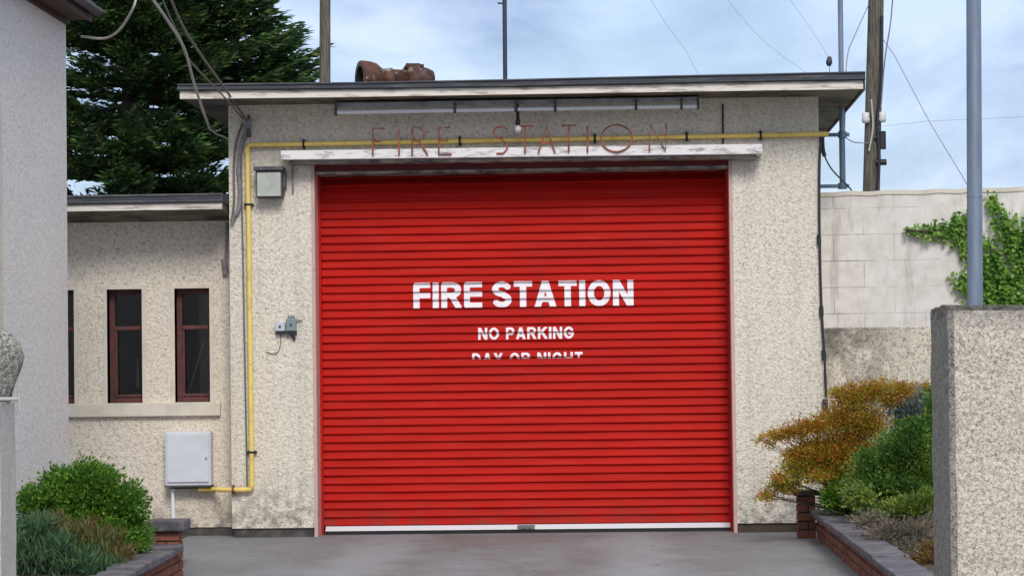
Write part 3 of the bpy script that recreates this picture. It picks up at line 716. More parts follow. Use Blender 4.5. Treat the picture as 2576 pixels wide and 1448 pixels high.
# ------------------------------------------------------------------ objects on the station wall
# yellow gas pipe
gp = thing('gas_pipe', 'long yellow gas pipe running up and across the station front', 'pipe')
py = -0.055
r_ = 0.024
pts = [at(530, 1229, AY-0.1)]
A1 = at(634, 1231, py); A2 = at(623, 365, py); A3 = at(2084, 337, py)
b1, b2 = Vector((A1.x, py, A1.z)), Vector((A2.x, py, A2.z))
def elbow(p, d_in, d_out, r=0.05): 
    return bez(p - d_in*r, p, p + d_out*r, 5)
dn = (b2-b1).normalized(); dr = (A3-b2).normalized(); dl = (b1-at(575, 1231, py)).normalized()
q = MB(); q.tube(elbow(b1, dl, dn) + elbow(b2, dn, dr) + [A3], r_, 12); q.build('pipe', M['yellow'], gp)
c0 = at(560, 1231, py)
q = MB(); q.tube([b1-dl*0.05, c0, at(545, 1230, AY-0.12), at(500, 1229, AY-0.12)], r_, 12); q.build('pipe', M['yellow'], gp)
for (x, y) in ((622, 365), (633, 1231)):
    q = MB(); p = at(x, y, py); s = -1 if y < 700 else 1; q.tube([p+Vector((0, 0, s*0.03)), p+Vector((0, 0, s*0.075))], 0.027, 12)
    q.build('elbow_fitting', M['yellow'], gp)
for (x, y, vert) in ((625, 515, 1), (629, 1137, 1), (586, 1231, 0), (765, 363, 0), (1160, 355, 0), (1250+480, 345, 0), (1500, 349, 0), (1915, 340, 0)):
    f_ = (x-623)/(2084-623)
    if vert: p = b1.lerp(b2, (1231-y)/(1231-365.)); dv = Vector((1, 0, 0))
    elif y < 700: p = b2.lerp(A3, f_); dv = Vector((0, 0, 1))
    else: p = at(x, y, py); dv = Vector((0, 0, 1))
    q = MB(); a = p-dv*0.036; b_ = p+dv*0.036; wd = Vector((0.014, 0, 0)) if not vert else Vector((0, 0, 0.014))
    q.box((min(a.x, b_.x)-wd.x, -0.034, min(a.z, b_.z)-wd.z), (max(a.x, b_.x)+wd.x, -0.001, max(a.z, b_.z)+wd.z))
    for e in (a, b_): q.tube([(e.x, -0.05, e.z), (e.x, -0.001, e.z)], 0.014, 8)
    q.tube([p-dv*0.001-wd*0.8, p+wd*0.8], 0.0265, 12)
    q.build('clip', M['black'] if not (y > 1200) else M['rust'], gp)
# reddish conduit beside the pipe
q = MB(); q.tube([at(606, 380, -0.02), at(612, 700, -0.02), at(622, 1220, -0.02)], 0.008, 6)
tag(q.build('thin_cable', M['brown_cable']), 'thin brownish cable clipped down the wall just left of the yellow pipe', 'cable')
# meter box
mt = thing('gas_meter_box', 'pale grey gas meter box low on the side wing wall', 'meter box')
p0, p1 = at(414, 1222, AY-0.18), at(529, 1084, AY-0.18)
q = MB(); q.box((p0.x, AY-0.155, p0.z), (p1.x, AY-0.001, p1.z)); q.build('casing', M['meter'], mt, 0.012, 3)
q = MB(); q.box((p0.x+0.022, AY-0.172, p0.z+0.035), (p1.x-0.018, AY-0.156, p1.z-0.02)); md = q.build('door', M['meter'], mt, 0.008, 3)
q = MB(); q.tube([(p1.x-0.045, AY-0.178, (p0.z+p1.z)/2), (p1.x-0.045, AY-0.171, (p0.z+p1.z)/2)], 0.010, 12); q.build('lock', M['lock'], md)
q = MB(); q.box((p0.x-0.004, AY-0.178, p0.z-0.012), (p1.x+0.004, AY-0.001, p0.z+0.0)); q.box((p0.x+0.05, AY-0.1, p0.z-0.03), (p1.x+0.03, AY-0.003, p0.z-0.013)); q.build('bottom_ledge', M['plinth'], mt)
q = MB(); q.tube([at(434, 1228, AY-0.08), at(437, 1325, AY-0.06)], [0.017, 0.026], 12); q.build('outlet_pipe', M['white_pipe'], mt)
# floodlight on the wall
fl = thing('bulkhead_lamp', 'square grey bulkhead lamp with cloudy glass beside the door top', 'wall lamp')
p0, p1 = at(646, 494, -0.2), at(705, 431, -0.2)
q = MB(); q.box((p0.x-0.012, -0.17, p0.z-0.012), (p1.x+0.012, -0.002, p1.z+0.012)); q.build('housing', M['lamp_body'], fl, 0.012, 3)
q = MB(); q.box((p0.x+0.0, -0.185, p0.z+0.0), (p1.x-0.0, -0.171, p1.z-0.004)); q.build('lamp_glass', M['lamp_glass'], fl, 0.01, 3)
q = MB(); a = at(638, 430, -0.2); b_ = at(711, 418, -0.2); q.box((a.x, -0.215, a.z+0.004), (b_.x, -0.003, b_.z)); q.build('hood', M['lamp_body'], fl, 0.005)
q = MB(); q.box((p1.x+0.013, -0.10, p1.z-0.16), (p1.x+0.038, -0.003, p1.z+0.01)); q.build('bracket', M['lamp_body'], fl, 0.004)
q = MB(); a = at(737, 408, -0.01); q.tube([(a.x, -0.03, a.z-0.3), (a.x, -0.03, a.z)], 0.010, 8); q.tube([(a.x-0.03, -0.02, a.z), (a.x+0.02, -0.02, a.z+0.002)], 0.025, 8)
tag(q.build('short_conduit', M['grey_paint']), 'short rusty conduit stub on the wall between the lamp and the shutter', 'conduit')
# switch boxes
s1 = thing('switch_box', 'small pale switch box with one black button left of the shutter', 'switch box', 'switch boxes beside the shutter')
a, b_ = at(692, 833, -0.05), at(717, 809, -0.05)
q = MB(); q.box((a.x, -0.06, a.z), (b_.x, -0.001, b_.z)); q.build('casing', M['switch_light'], s1, 0.012, 3)
q = MB(); m_ = (a+b_)/2; q.tube([(m_.x, -0.07, m_.z), (m_.x, -0.059, m_.z)], 0.011, 12); q.build('button', M['black'], s1)
q = MB(); q.box((a.x+0.004, -0.05, a.z-0.026), (b_.x+0.002, -0.001, a.z-0.001)); q.build('gland', M['black'], s1)
q = MB(); c_ = at(700, 838, -0.02); q.tube(spline([(m_.x, -0.02, a.z-0.02), at(706, 862, -0.012), at(700, 884, -0.012), at(686, 889, -0.012), at(669, 884, -0.012)]), 0.004, 6); q.build('flex', M['brown_cable'], s1)
s2 = thing('switch_box', 'small green-grey switch box right of its paler twin', 'switch box', 'switch boxes beside the shutter')
a, b_ = at(720, 833, -0.06), at(745, 800, -0.06)
q = MB(); q.box((a.x, -0.075, a.z), (b_.x, -0.001, b_.z)); q.build('casing', M['switch_grey'], s2, 0.012, 3)
q = MB(); m_ = (a+b_)/2; q.tube([(m_.x, -0.085, m_.z), (m_.x, -0.074, m_.z)], 0.010, 12); q.build('button', M['black'], s2)
q = MB(); q.box((a.x, -0.06, a.z-0.03), (b_.x, -0.001, a.z-0.001)); q.tube([(m_.x-0.01, -0.03, a.z-0.02), (m_.x+0.03, -0.02, a.z-0.085)], 0.011, 8); q.build('gland', M['black'], s2)
q = MB(); q.box((m_.x-0.035, -0.05, b_.z+0.001), (m_.x+0.03, -0.001, b_.z+0.03)); q.tube([(b_.x, -0.03, b_.z-0.02), (b_.x+0.055, -0.02, b_.z-0.02)], 0.008, 8); q.build('cap', M['switch_grey'], s2, 0.006)
# strip lamp under the eave
sp = thing('strip_light', 'long grey strip light with pale tubes under the station eave', 'strip light')
Ys = -0.33
def on(x, y): return at(x, y, Ys)
q = MB()
a0, a1 = on(843, 264), on(1757, 249)
q.add([(a0.x, Ys, a0.z-0.022), (a1.x, Ys, a1.z-0.022), (a1.x, Ys, a1.z+0.022), (a0.x, Ys, a0.z+0.022), (a0.x, Ys+0.12, a0.z-0.02), (a1.x, Ys+0.12, a1.z-0.015), (a1.x, Ys+0.12, a1.z+0.045), (a0.x, Ys+0.12, a0.z+0.04)], FB)
q.build('reflector', M['reflector'], sp, 0.008)
def lnp(x): return on(x, 283-(x-848)*0.0167)
for (x0, x1) in ((848, 1141), (1148, 1294), (1303, 1393), (1400, 1755)):
    q = MB(); q.tube([lnp(x0)+Vector((0, -0.03, 0)), lnp(x1)+Vector((0, -0.03, 0))], 0.022, 10); q.build('tube', M['tube'], sp)
for x in (846, 1145, 1298, 1397, 1600, 1714, 1756):
    q = MB(); p = lnp(x); q.box((p.x-0.013, Ys-0.052, p.z-0.03), (p.x+0.013, Ys-0.002, p.z+0.08)); q.build('tube_holder', M['lamp_body'], sp)
for x in (900, 1144, 1298, 1500, 1714):
    q = MB(); p = on(x, 258); q.tube([(p.x, Ys+0.06, p.z), (p.x, Ys+0.06, p.z+0.115)], 0.012, 8); q.build('hanger', M['lamp_body'], sp)
# bulb
bl = thing('hanging_bulb', 'bare round bulb on a dark stem above the canopy centre', 'bulb')
p = at(1303, 325, -0.34); R0 = 0.036
q = MB(); q.lathe([(-R0, 0.001)]+[(-R0*math.cos(a), R0*math.sin(a)) for a in np.linspace(0.15, 2.7, 12)]+[(R0*1.2, 0.014)], p, (0, 0, 1), 16); q.build('bulb', M['bulb'], bl)
q = MB(); q.lathe([(R0*1.1, 0.0), (R0*1.1, 0.022), (0.09, 0.026), (0.10, 0.016), (0.24, 0.014), (0.24, 0.0)], p, (0, 0, 1), 12); q.build('holder', M['black'], bl)
# sign letters of rusty rod
sg = thing('sign_frame', 'rusty rod letter frames reading FIRE STATION above the white canopy', 'sign')
LY = -0.295
def rod(pts, r=0.0065):
    q = MB(); q.tube([at(x, y+(1300-x)*0.016, LY) for x, y in pts], r, 6); return q
T0, B0 = 318, 386
def letter(*strokes):
    q = MB()
    for pts in strokes: q.tube([at(x, y+(1300-x)*0.016, LY) for x, y in pts], 0.0085, 6)
    q.build('letter', M['rust'], sg)
letter([(938, B0), (938, T0), (966, T0)], [(938, 350), (960, 350)])
letter([(1004, B0), (1004, T0+2)])
letter([(1037, B0), (1037, T0), (1056, T0), (1066, 326), (1066, 342), (1056, 350), (1038, 350)], [(1054, 350), (1076, B0)])
letter([(1136, B0-1), (1104, B0), (1104, T0), (1132, T0)], [(1104, 351), (1128, 351)])
letter([(1276, 326), (1268, 319), (1250, 319), (1242, 328), (1244, 340), (1262, 350), (1275, 360), (1276, 374), (1266, 385), (1249, 385)])
letter([(1321, B0), (1321, T0)], [(1302, T0), (1342, T0)])
letter([(1354, B0), (1366, 350), (1375, T0), (1384, 350), (1396, B0)], [(1362, 362), (1390, 362)])
letter([(1431, B0), (1431, T0)], [(1412, T0), (1451, T0)])
letter([(1478, B0), (1478, T0+2)])
letter([(x, y) for x, y in [(1551+39*math.cos(a), 352+34*math.sin(a)) for a in np.linspace(0, 2*math.pi, 22)]])
letter([(1634, B0), (1634, T0), (1675, B0), (1675, T0)])
for x in (938, 1004, 1037, 1104, 1260, 1321, 1375, 1431, 1478, 1551, 1634, 1675):
    q = MB(); p = at(x, 352+(1300-x)*0.016, LY); q.tube([(p.x, LY, p.z+0.04), (p.x, -0.001, p.z+0.05)], 0.005, 5); q.build('stand_off', M['rust'], sg)
# thin seam conduit
q = MB(); q.tube([at(1818, 262, -0.012), at(1819, 372, -0.012)], 0.009, 6)
tag(q.build('thin_cable', M['black']), 'short thin dark cable dropping from the eave to the canopy right end', 'cable')
# insulator bundle on left corner
ib = thing('cable_bracket', 'grey insulator bracket at the station top left corner', 'bracket')
p = at(625, 312, -0.05)
q = MB(); q.lathe([(-0.05, 0.0), (-0.05, 0.03), (-0.02, 0.036), (0.0, 0.022), (0.02, 0.036), (0.05, 0.03), (0.055, 0)], p+Vector((0, -0.03, 0)), (0.1, 0, 1), 12); q.build('insulator', M['grey_paint'], ib)
q = MB(); q.box((p.x-0.02, -0.05, p.z-0.13), (p.x+0.02, -0.001, p.z-0.05)); q.box((p.x-0.012, -0.035, p.z-0.05), (p.x+0.012, -0.001, p.z+0.09)); q.build('bracket', M['lamp_body'], ib)
q = MB(); q.tube(spline([at(620, 330, -0.03), at(606, 372, -0.03), at(600, 425, -0.03), at(604, 480, -0.04), at(600, 525, -0.04), at(588, 545, -0.04), at(584, 560, -0.04)]), 0.022, 8)
tag(q.build('conduit', M['grey_paint']), 'thick grey conduit curving down the station left corner', 'conduit')
q = MB(); q.tube(spline([at(610, 310, -0.02), at(594, 360, -0.02), at(588, 425, -0.02), at(589, 500, -0.02), at(584, 548, -0.02)]), 0.011, 8)
tag(q.build('thin_cable', M['brown_cable']), 'thin brown cable looping down the corner left of the grey conduit', 'cable')
q = MB(); q.tube(spline([at(572, 560, AY-0.02), at(570, 620, AY-0.03), at(566, 680, AY-0.02)]), 0.016, 8); q.tube([at(564, 652, AY-0.03), at(568, 690, AY-0.03)], 0.03, 8)
tag(q.build('junction_cable', M['grey_paint']), 'dark cable and joint in the corner under the side wing roof', 'cable')
# black cable down the right corner
q = MB(); q.tube(spline([at(2066, 345, -0.03), at(2062, 400, -0.03), at(2061, 520, -0.03), at(2064, 700, -0.03), at(2068, 800, -0.03), at(2074, 900, -0.03), at(2078, 1000, -0.03)]), [0.010]*12+[0.016]*25+[0.012]*100 if False else 0.013, 8)
for (x, y) in ((2060, 590), (2066, 770), (2072, 880)): q.tube([at(x, y, -0.03), at(x+1, y+26, -0.03)], 0.021, 8)
kk = q
kk.box((at(2070, 1036, -0.03).x, -0.055, at(2070, 1036, -0.03).z), (at(2082, 1003, -0.03).x, -0.005, at(2082, 1003, -0.03).z))
tag(kk.build('black_cable', M['cable']), 'thick black cable running down the station right corner', 'cable')
q = MB(); q.tube(spline([at(2068, 348, -0.02), at(2072, 385, 0.1), at(2092, 425, 0.5), at(2130, 465, 0.9), at(2142, 478, 1.0)]), [0.022]*10+[0.008]*23, 8)
tag(q.build('looping_cable', M['cable']), 'black cable looping from the station corner down to the mast foot', 'cable')

# ------------------------------------------------------------------ mast, poles
ms = thing('antenna_mast', 'slim steel mast held off the station right side on two brackets', 'mast')
MY = 1.0
q = MB(); q.tube([at(2118, 330, MY), at(2113, -70, MY)], 0.027, 12); q.build('upper_tube', M['galv'], ms)
q = MB(); q.tube([at(2120, 474, MY), at(2118, 329, MY)], 0.031, 12); q.build('lower_tube', M['mast'], ms)
for y in (339, 468):
    q = MB(); p = at(2119, y, MY); q.box((XR, MY-0.02, p.z-0.018), (p.x+0.07, MY+0.02, p.z+0.018)); q.tube([p-Vector((0, 0, 0.03)), p+Vector((0, 0, 0.03))], 0.045, 12); q.build('bracket', M['mast'], ms)
wp = thing('utility_pole', 'weathered wooden utility pole with fittings right of the station', 'utility pole')
PY = 8.0
q = MB(); bot = at(2190, 560, PY); topp = at(2206, -90, PY); dirp = (topp-bot).normalized()
base = bot - dirp*((bot.z)/dirp.z)
q.tube([base, bot, bot.lerp(topp, 0.5), topp], [0.125, 0.112, 0.105, 0.098], 14); q.build('pole', M['wood'], wp)
for (x, y) in ((2178, 298), (2219, 296)):
    q = MB(); p = at(x, y, PY-0.12); q.lathe([(-0.06, 0), (-0.06, 0.04), (-0.02, 0.055), (0.02, 0.045), (0.07, 0.05), (0.08, 0)], p, (0, 0, 1), 12); q.build('insulator', M['porcelain'], wp)
q = MB(); p = at(2218, 350, PY-0.1); q.tube([p+Vector((0, 0, -0.13)), p+Vector((0, 0, 0.1))], 0.055, 12); q.tube([p+Vector((-0.09, 0, 0.02)), p], 0.04, 8)
q.build('cable_joint', M['black'], wp); q = MB(); p = at(2218, 408, PY-0.1); q.tube([p-Vector((0.08, 0, 0)), p+Vector((0.06, 0, 0))], 0.04, 8)
q.build('cable_joint', M['black'], wp)
q = MB(); q.tube(spline([at(2219, 40, PY-0.13), at(2217, 200, PY-0.14), at(2208, 300, PY-0.14), at(2212, 400, PY-0.13), at(2206, 500, PY-0.13)]), 0.02, 6)
q.build('pole_cable', M['cable'], wp)
q = MB(); q.tube(spline([at(2192, 250, PY-0.12), at(2196, 320, PY-0.13), at(2186, 380, PY-0.13)]), 0.013, 6); q.build('pole_cable', M['rope'], wp)
w2 = MB(); a = at(817, 300, 10); b_ = at(818, -60, 10); w2.tube([Vector((a.x, 10, 0)), a, b_], [0.10, 0.08, 0.074], 12)
tag(w2.build('wooden_pole', M['wood']), 'plain weathered wooden pole rising behind the roof beside the tree', 'pole')
dp = thing('dark_pole', 'thin dark pole rising behind the middle of the station roof', 'pole')
q = MB(); a = at(1271, 300, 6); b_ = at(1269, -50, 6); q.tube([Vector((a.x, 6, 4.1)), b_], 0.027, 10); q.build('pole', M['dark_pole'], dp)
q = MB(); q.tube([at(1252, 8, 6), at(1271, 10, 6)], 0.011, 6); q.build('arm', M['dark_pole'], dp)
lp = thing('lamp_post', 'smooth blue-grey steel lamp post behind the right gate wall', 'lamp post')
LYp = -5.0; s_ = F/(D+LYp)
a = at(2453, 765, LYp); b_ = at(2449, -60, LYp); d_ = (b_-a).normalized(); base = a-d_*((a.z+0.05)/d_.z)
q = MB(); q.tube([base, a, b_], [20.5/s_, 19.5/s_, 18.5/s_], 24); q.build('post', M['galv'], lp)
q = MB(); p = at(2452, 494, LYp); q.tube([p-d_*0.008, p+d_*0.008], 20.2/s_, 24); q.build('collar', M['galv'], lp)

# ------------------------------------------------------------------ siren on roof
si = thing('roof_siren', 'rusty brown drum-shaped siren lying on the station roof', 'siren')
sy = 0.3; axd = Vector((0.93, 0.37, 0)).normalized()
c0 = at(905, 200, sy)
def lz(nm, mt_, prof_, off=0): return MB().lathe(prof_, c0+axd*off, axd, 28).build(nm, mt_, si)
lz('horn', M['siren'], [(0.0, 0.135), (0.0, 0.188), (0.02, 0.192), (0.10, 0.185), (0.17, 0.165), (0.22, 0.125), (0.24, 0.09)])
lz('horn_inside', M['siren_in'], [(0.004, 0.137), (0.05, 0.12), (0.10, 0.06), (0.11, 0.0)])
lz('motor', M['siren'], [(0.22, 0.0), (0.22, 0.115), (0.30, 0.118), (0.31, 0.125), (0.33, 0.125), (0.34, 0.112), (0.50, 0.108), (0.50, 0.09)])
lz('end_horn', M['siren'], [(0.48, 0.08), (0.50, 0.145), (0.58, 0.152), (0.70, 0.135), (0.76, 0.11), (0.77, 0.0)])
q = MB(); p = c0+axd*0.55; q.box((p.x-0.06, p.y-0.05, p.z+0.13), (p.x+0.08, p.y+0.05, p.z+0.172)); q.tube([p+Vector((-0.09, 0, 0.10)), p+Vector((-0.05, 0, 0.165)), p+Vector((0.12, 0, 0.15))], 0.018, 8); q.build('terminal_box', M['siren'], si, 0.008)
zr = np.interp(c0.x, [t.x for t in top], zt)
for dd in (0.06, 0.62):
    q = MB(); p = c0+axd*dd; q.box((p.x-0.03, p.y-0.1, zr-0.01), (p.x+0.03, p.y+0.1, p.z-0.10)); q.build('foot', M['siren'], si)

# ------------------------------------------------------------------ cables
def cable(pts, r, material, label, name='overhead_cable', group=None):
    q = MB(); q.tube(spline(pts), r, 6); o = q.build(name, material); tag(o, label, 'cable', group); return o
cable([at(376, -12, -4), at(420, 50, -3.6), at(462, 120, -2.8), at(487, 205, -1.8), at(506, 265, -1.0), at(528, 325, -0.2)], 0.0125, M['rope'], 'pale frayed cable hanging from top edge to the station left corner')
q = MB(); e = at(528, 325, -0.2); q.tube(spline([e, at(546, 338, 0.0), at(560, 343, 0.1), at(578, 352, 0.25)]), 0.010, 6); q.tube(spline([e, at(540, 330, 0), at(556, 326, 0)]), 0.008, 6)
tag(q.build('cable_end', M['rope']), 'pale frayed cable end splayed against the dark tree', 'cable')
cable([at(345, -12, -4), at(333, 25, -4), at(300, 76, -3.6), at(262, 97, -3.2), at(205, 92, -2.95)], 0.011, M['rope'], 'pale cable looping from the top edge towards the white house')
cable([at(405, -12, -4), at(428, 45, -3), at(452, 95, -2.5), at(475, 150, -2), at(560, 240, -1), at(612, 300, -0.1)], 0.008, M['brown_cable'], 'thin brown cable nearest the pale frayed cable, crossing the tree')
cable([at(425, -12, -4), at(462, 70, -3), at(510, 145, -2), at(560, 215, -1), at(622, 305, -0.1)], 0.011, M['brown_cable'], 'thicker brown cable ending at the corner insulator')
for i, (pts, lb) in enumerate([
    ([(1820, -12), (1900, 82), (1960, 135), (2012, 172), (2040, 196)], 'faint wire slanting to the roof, middle one of the three'),
    ([(1980, -12), (2030, 60), (2070, 120), (2085, 147)], 'faint wire ending at a small dark insulator above the roof'),
    ([(1630, -12), (1675, 60), (1720, 120), (1742, 160), (1775, 222)], 'leftmost faint wire in the sky over the roof')]):
    q = MB(); q.tube(spline([at(x, y, 9) for x, y in pts]), 0.0022, 5); tag(q.build('overhead_wire', M['grey_paint']), lb, 'wire', 'faint wires over the roof')
q = MB(); p = at(2086, 154, 9); q.lathe([(-0.07, 0), (-0.065, 0.025), (-0.02, 0.045), (0.02, 0.035), (0.05, 0.03), (0.07, 0)], p, (0.1, 0, 1), 10)
q.tube([p-Vector((0, 0, 0.05)), at(2088, 200, 9)], 0.004, 5)
tag(q.build('insulator', M['dark_pole']), 'small dark insulator hanging on a wire above the roof right end', 'insulator')
q = MB(); q.tube(spline([at(2247, -20, PY-0.3), at(2240, 60, PY-0.3), at(2226, 150, PY-0.3), at(2216, 270, PY-0.2)]), 0.009, 6); tag(q.build('drop_wire', M['grey_paint']), 'grey wire dropping close beside the utility pole right side', 'wire')
q = MB(); q.tube([at(2218, 95, PY), at(2250, 140, PY-0.6), at(2340, 310, PY-3), at(2425, 450, PY-5), at(2462, 520, PY-5.5), at(2480, 560, 0.9)], 0.0045, 6); tag(q.build('guy_wire', M['grey_paint']), 'thin guy wire slanting from the utility pole to the lamp post', 'wire')
q = MB(); q.tube(spline([at(2184, 15, PY), at(2150, 90, 5), at(2134, 130, 3), at(2128, 190, 2), at(2125, 330, 1)]), 0.006, 6); tag(q.build('drop_wire', M['grey_paint']), 'thin wire curving between the slim mast and the utility pole', 'wire')
q = MB(); q.tube(spline([at(2124, 345, 1), at(2150, 358, 3), at(2186, 360, PY-0.1)]), 0.006, 6); tag(q.build('link_wire', M['grey_paint']), 'short sagging wire from the mast bracket to the utility pole', 'wire')
q = MB(); q.tube([at(2205, 320, PY-0.2), at(2330, 305, 4), at(2600, 293, 0)], 0.002, 5); tag(q.build('overhead_wire', M['rope']), 'very faint level wire crossing the sky behind the lamp post', 'wire')

# ------------------------------------------------------------------ wall on the right
bw_ = thing('block_wall', 'tall cream painted block wall with bare roughcast lower band, right of the station', 'wall')
aL = at(2072, 486, 0.7); aR = at(2700, 466, 0.35)
q = MB()
x0_ = XR+0.01
def wallpt(x, z, back): 
    t = (x-x0_)/(aR.x-x0_); return (x, 0.7+(0.35-0.7)*t+back, z)
n = 26; vs = []; fs = []
zl, zr_ = aL.z, aR.z
topz = [zl+(zr_-zl)*i/n + random.uniform(-.012, .012) for i in range(n+1)]
for i in range(n+1):
    x = x0_+(aR.x+2-x0_)*i/n
    for (z, bk_) in ((-0.05, 0), (topz[i], 0), (topz[i], 0.22), (-0.05, 0.22)): vs.append(wallpt(x, z, bk_))
for i in range(n):
    for k in range(4): a = i*4+k; b2 = i*4+(k+1) % 4; fs.append((a, b2, b2+4, a+4))
q.add(vs, fs); q.build('wall', M['blockwall'], bw_)
q = MB(); vs = []; fs = []
for i in range(n+1):
    x = x0_+(aR.x+2-x0_)*i/n
    for (z, bk_) in ((topz[i]-0.03, -0.012), (topz[i]+0.012, -0.012), (topz[i]+0.012, 0.24), (topz[i]-0.03, 0.24)): vs.append(wallpt(x, z, bk_))
for i in range(n):
    for k in range(4): a = i*4+k; b2 = i*4+(k+1) % 4; fs.append((a, b2, b2+4, a+4))
q.add(vs, fs); q.build('wall_top', M['smooth_cream'], bw_)

# ------------------------------------------------------------------ gate walls in the foreground
gr = thing('gate_wall', 'roughcast gate wall with dark weathered edge in the right foreground', 'gate wall')
GY = -15.6
def rough_block(name, material, parent, x0, x1, y0, y1, z0, z1, step=0.05, amp=0.006, round_=0.02):
    bm = bmesh.new(); bmesh.ops.create_cube(bm, size=1)
    bmesh.ops.subdivide_edges(bm, edges=bm.edges, cuts=14, use_grid_fill=True)
    for v in bm.verts:
        p = Vector((x0+(v.co.x+.5)*(x1-x0), y0+(v.co.y+.5)*(y1-y0), z0+(v.co.z+.5)*(z1-z0)))
        e = sum(abs(abs(t)-.5) < 1e-4 for t in v.co)
        if e >= 2: p = p.lerp(Vector(((x0+x1)/2, (y0+y1)/2, (z0+z1)/2)), round_*(e-1))
        from mathutils import noise as mn
        p += Vector((mn.noise(p*14), mn.noise(p*9+Vector((5, 0, 0))), mn.noise(p*9+Vector((0, 7, 0)))))*amp*2
        v.co = p
    me = bpy.data.meshes.new(name); bm.to_mesh(me); bm.free(); me.materials.append(material)
    o = bpy.data.objects.new(name, me); C.objects.link(o); o.parent = parent; 
    for pl in me.polygons: pl.use_smooth = False
    return o
gx0 = ax(2396, 1100, GY); gz1 = az_(2396, 776, GY)
rough_block('wall', M['gate_cast'], gr, gx0+0.004, gx0+6.0, GY, GY+0.55, -0.05, gz1-0.006, round_=0.0)
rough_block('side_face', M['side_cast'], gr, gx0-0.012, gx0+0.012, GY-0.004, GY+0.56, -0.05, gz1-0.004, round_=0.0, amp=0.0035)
rough_block('wall_top', M['moss_cast'], gr, gx0-0.012, gx0+6.0, GY+0.012, GY+0.56, gz1-0.03, gz1+0.012, round_=0.0, amp=0.008)
gl = thing('gate_pier', 'pale gate pier with lichen dark stone head at the left edge', 'gate pier')
px0 = ax(2, 1300, GY)
rough_block('pier', M['pier'], gl, px0-1.2, px0+0.0, GY, GY+0.25, -0.05, az_(20, 1012, GY), round_=0.0, amp=0.002)
hd = MB(); zc = az_(20, 1010, GY); zt2 = az_(20, 826, GY)
n = 18; prof_ = [(0, 0.095), (0.15, 0.105), (0.3, 0.12), (0.45, 0.135), (0.6, 0.148), (0.75, 0.145), (0.88, 0.125), (0.96, 0.10), (1.0, 0.07)]
vs = []; fs = []
cxh = px0-0.085
for (t, r) in prof_:
    z = zc+(zt2-zc)*t
    for k in range(n):
        a = 2*math.pi*k/n; rr = r*(1+0.04*math.sin(3*a+t*5)+random.uniform(-.03, .03))
        vs.append((cxh+rr*math.cos(a)*1.0, GY+0.12+rr*0.8*math.sin(a), z+random.uniform(-.004, .004)))
for i in range(len(prof_)-1):
    for k in range(n): k2 = (k+1) % n; fs.append((i*n+k, i*n+k2, (i+1)*n+k2, (i+1)*n+k))
fs += [tuple(range(n-1, -1, -1)), tuple(range((len(prof_)-1)*n, len(prof_)*n))]
o = hd.add(vs, fs, True).build('stone_head', M['stone'], gl)
hb = MB(); a = at(-20, 1003, GY+0.05); b_ = at(46, 1003, GY+0.05); hb.tube([a, b_], 0.008, 8); c_ = at(48, 1012, GY+0.05); hb.tube([at(48, 990, GY+0.05), at(50, 1026, GY+0.05)], 0.007, 8)
tag(hb.build('hinge_bolt', M['rope']), 'rusted pale gate hinge bolt under the stone head at left edge', 'gate hinge')

# ------------------------------------------------------------------ planters
def brick_stack(mb, mo, p0, p1, th, h, courses, blen=0.215, gap=0.011):
    """running-bond wall from p0 to p1 (xy), thickness th"""
    p0, p1 = Vector((p0[0], p0[1], 0)), Vector((p1[0], p1[1], 0)); L = (p1-p0).length; u = (p1-p0).normalized(); v = Vector((-u.y, u.x, 0))
    def B(m_, s0, s1, t0, t1, z0, z1):
        vs = []
        for z in (z0, z1):
            for (s, t) in ((s0, t0), (s1, t0), (s1, t1), (s0, t1)): vs.append(p0+u*s+v*t+Vector((0, 0, z)))
        m_.add(vs, [(0, 3, 2, 1), (4, 5, 6, 7), (0, 1, 5, 4), (1, 2, 6, 5), (2, 3, 7, 6), (3, 0, 4, 7)])
    ch = h/courses
    B(mo, 0.012, L-0.012, 0.012, th-0.012, 0, h)
    for c_ in range(courses):
        s = -(blen/2 if c_ % 2 else 0)
        while s < L:
            a = max(s, 0); b2 = min(s+blen-gap, L)
            if b2-a > 0.02:
                j = random.uniform(-0.003, 0.003); B(mb, a, b2, j, th+j, c_*ch+gap*0.5, (c_+1)*ch-gap*0.5)
            s += blen
def coping(name, material, parent, p0, p1, th, z, tk, over, pieces):
    p0, p1 = Vector((p0[0], p0[1], 0)), Vector((p1[0], p1[1], 0)); L = (p1-p0).length; u = (p1-p0).normalized(); v = Vector((-u.y, u.x, 0)); mb = MB()
    from mathutils import noise as mn
    for i in range(pieces):
        s0, s1 = L*i/pieces+0.004, L*(i+1)/pieces-0.004; dz = random.uniform(-.008, .010); n = 6
        vs = []; fs = []
        for k in range(n+1):
            s = s0+(s1-s0)*k/n
            w0 = mn.noise(Vector((s*5, i, 0)))*0.018; w1 = mn.noise(Vector((s*5, i, 9)))*0.018
            for (t, zz2) in ((-over+w0, 0), (-over+w0, tk), (th+over+w1, tk), (th+over+w1, 0)): vs.append(p0+u*s+v*t+Vector((0, 0, z+zz2+dz*(zz2 > 0)+(w1*0.5 if zz2 else 0))))
        for k in range(n):
            for e in range(4): a = k*4+e; b2 = k*4+(e+1) % 4; fs.append((a, b2, b2+4, a+4))
        fs += [(0, 1, 2, 3), (n*4+3, n*4+2, n*4+1, n*4)]
        mb.add(vs, fs)
    return mb.build(name, material, parent, 0.008)
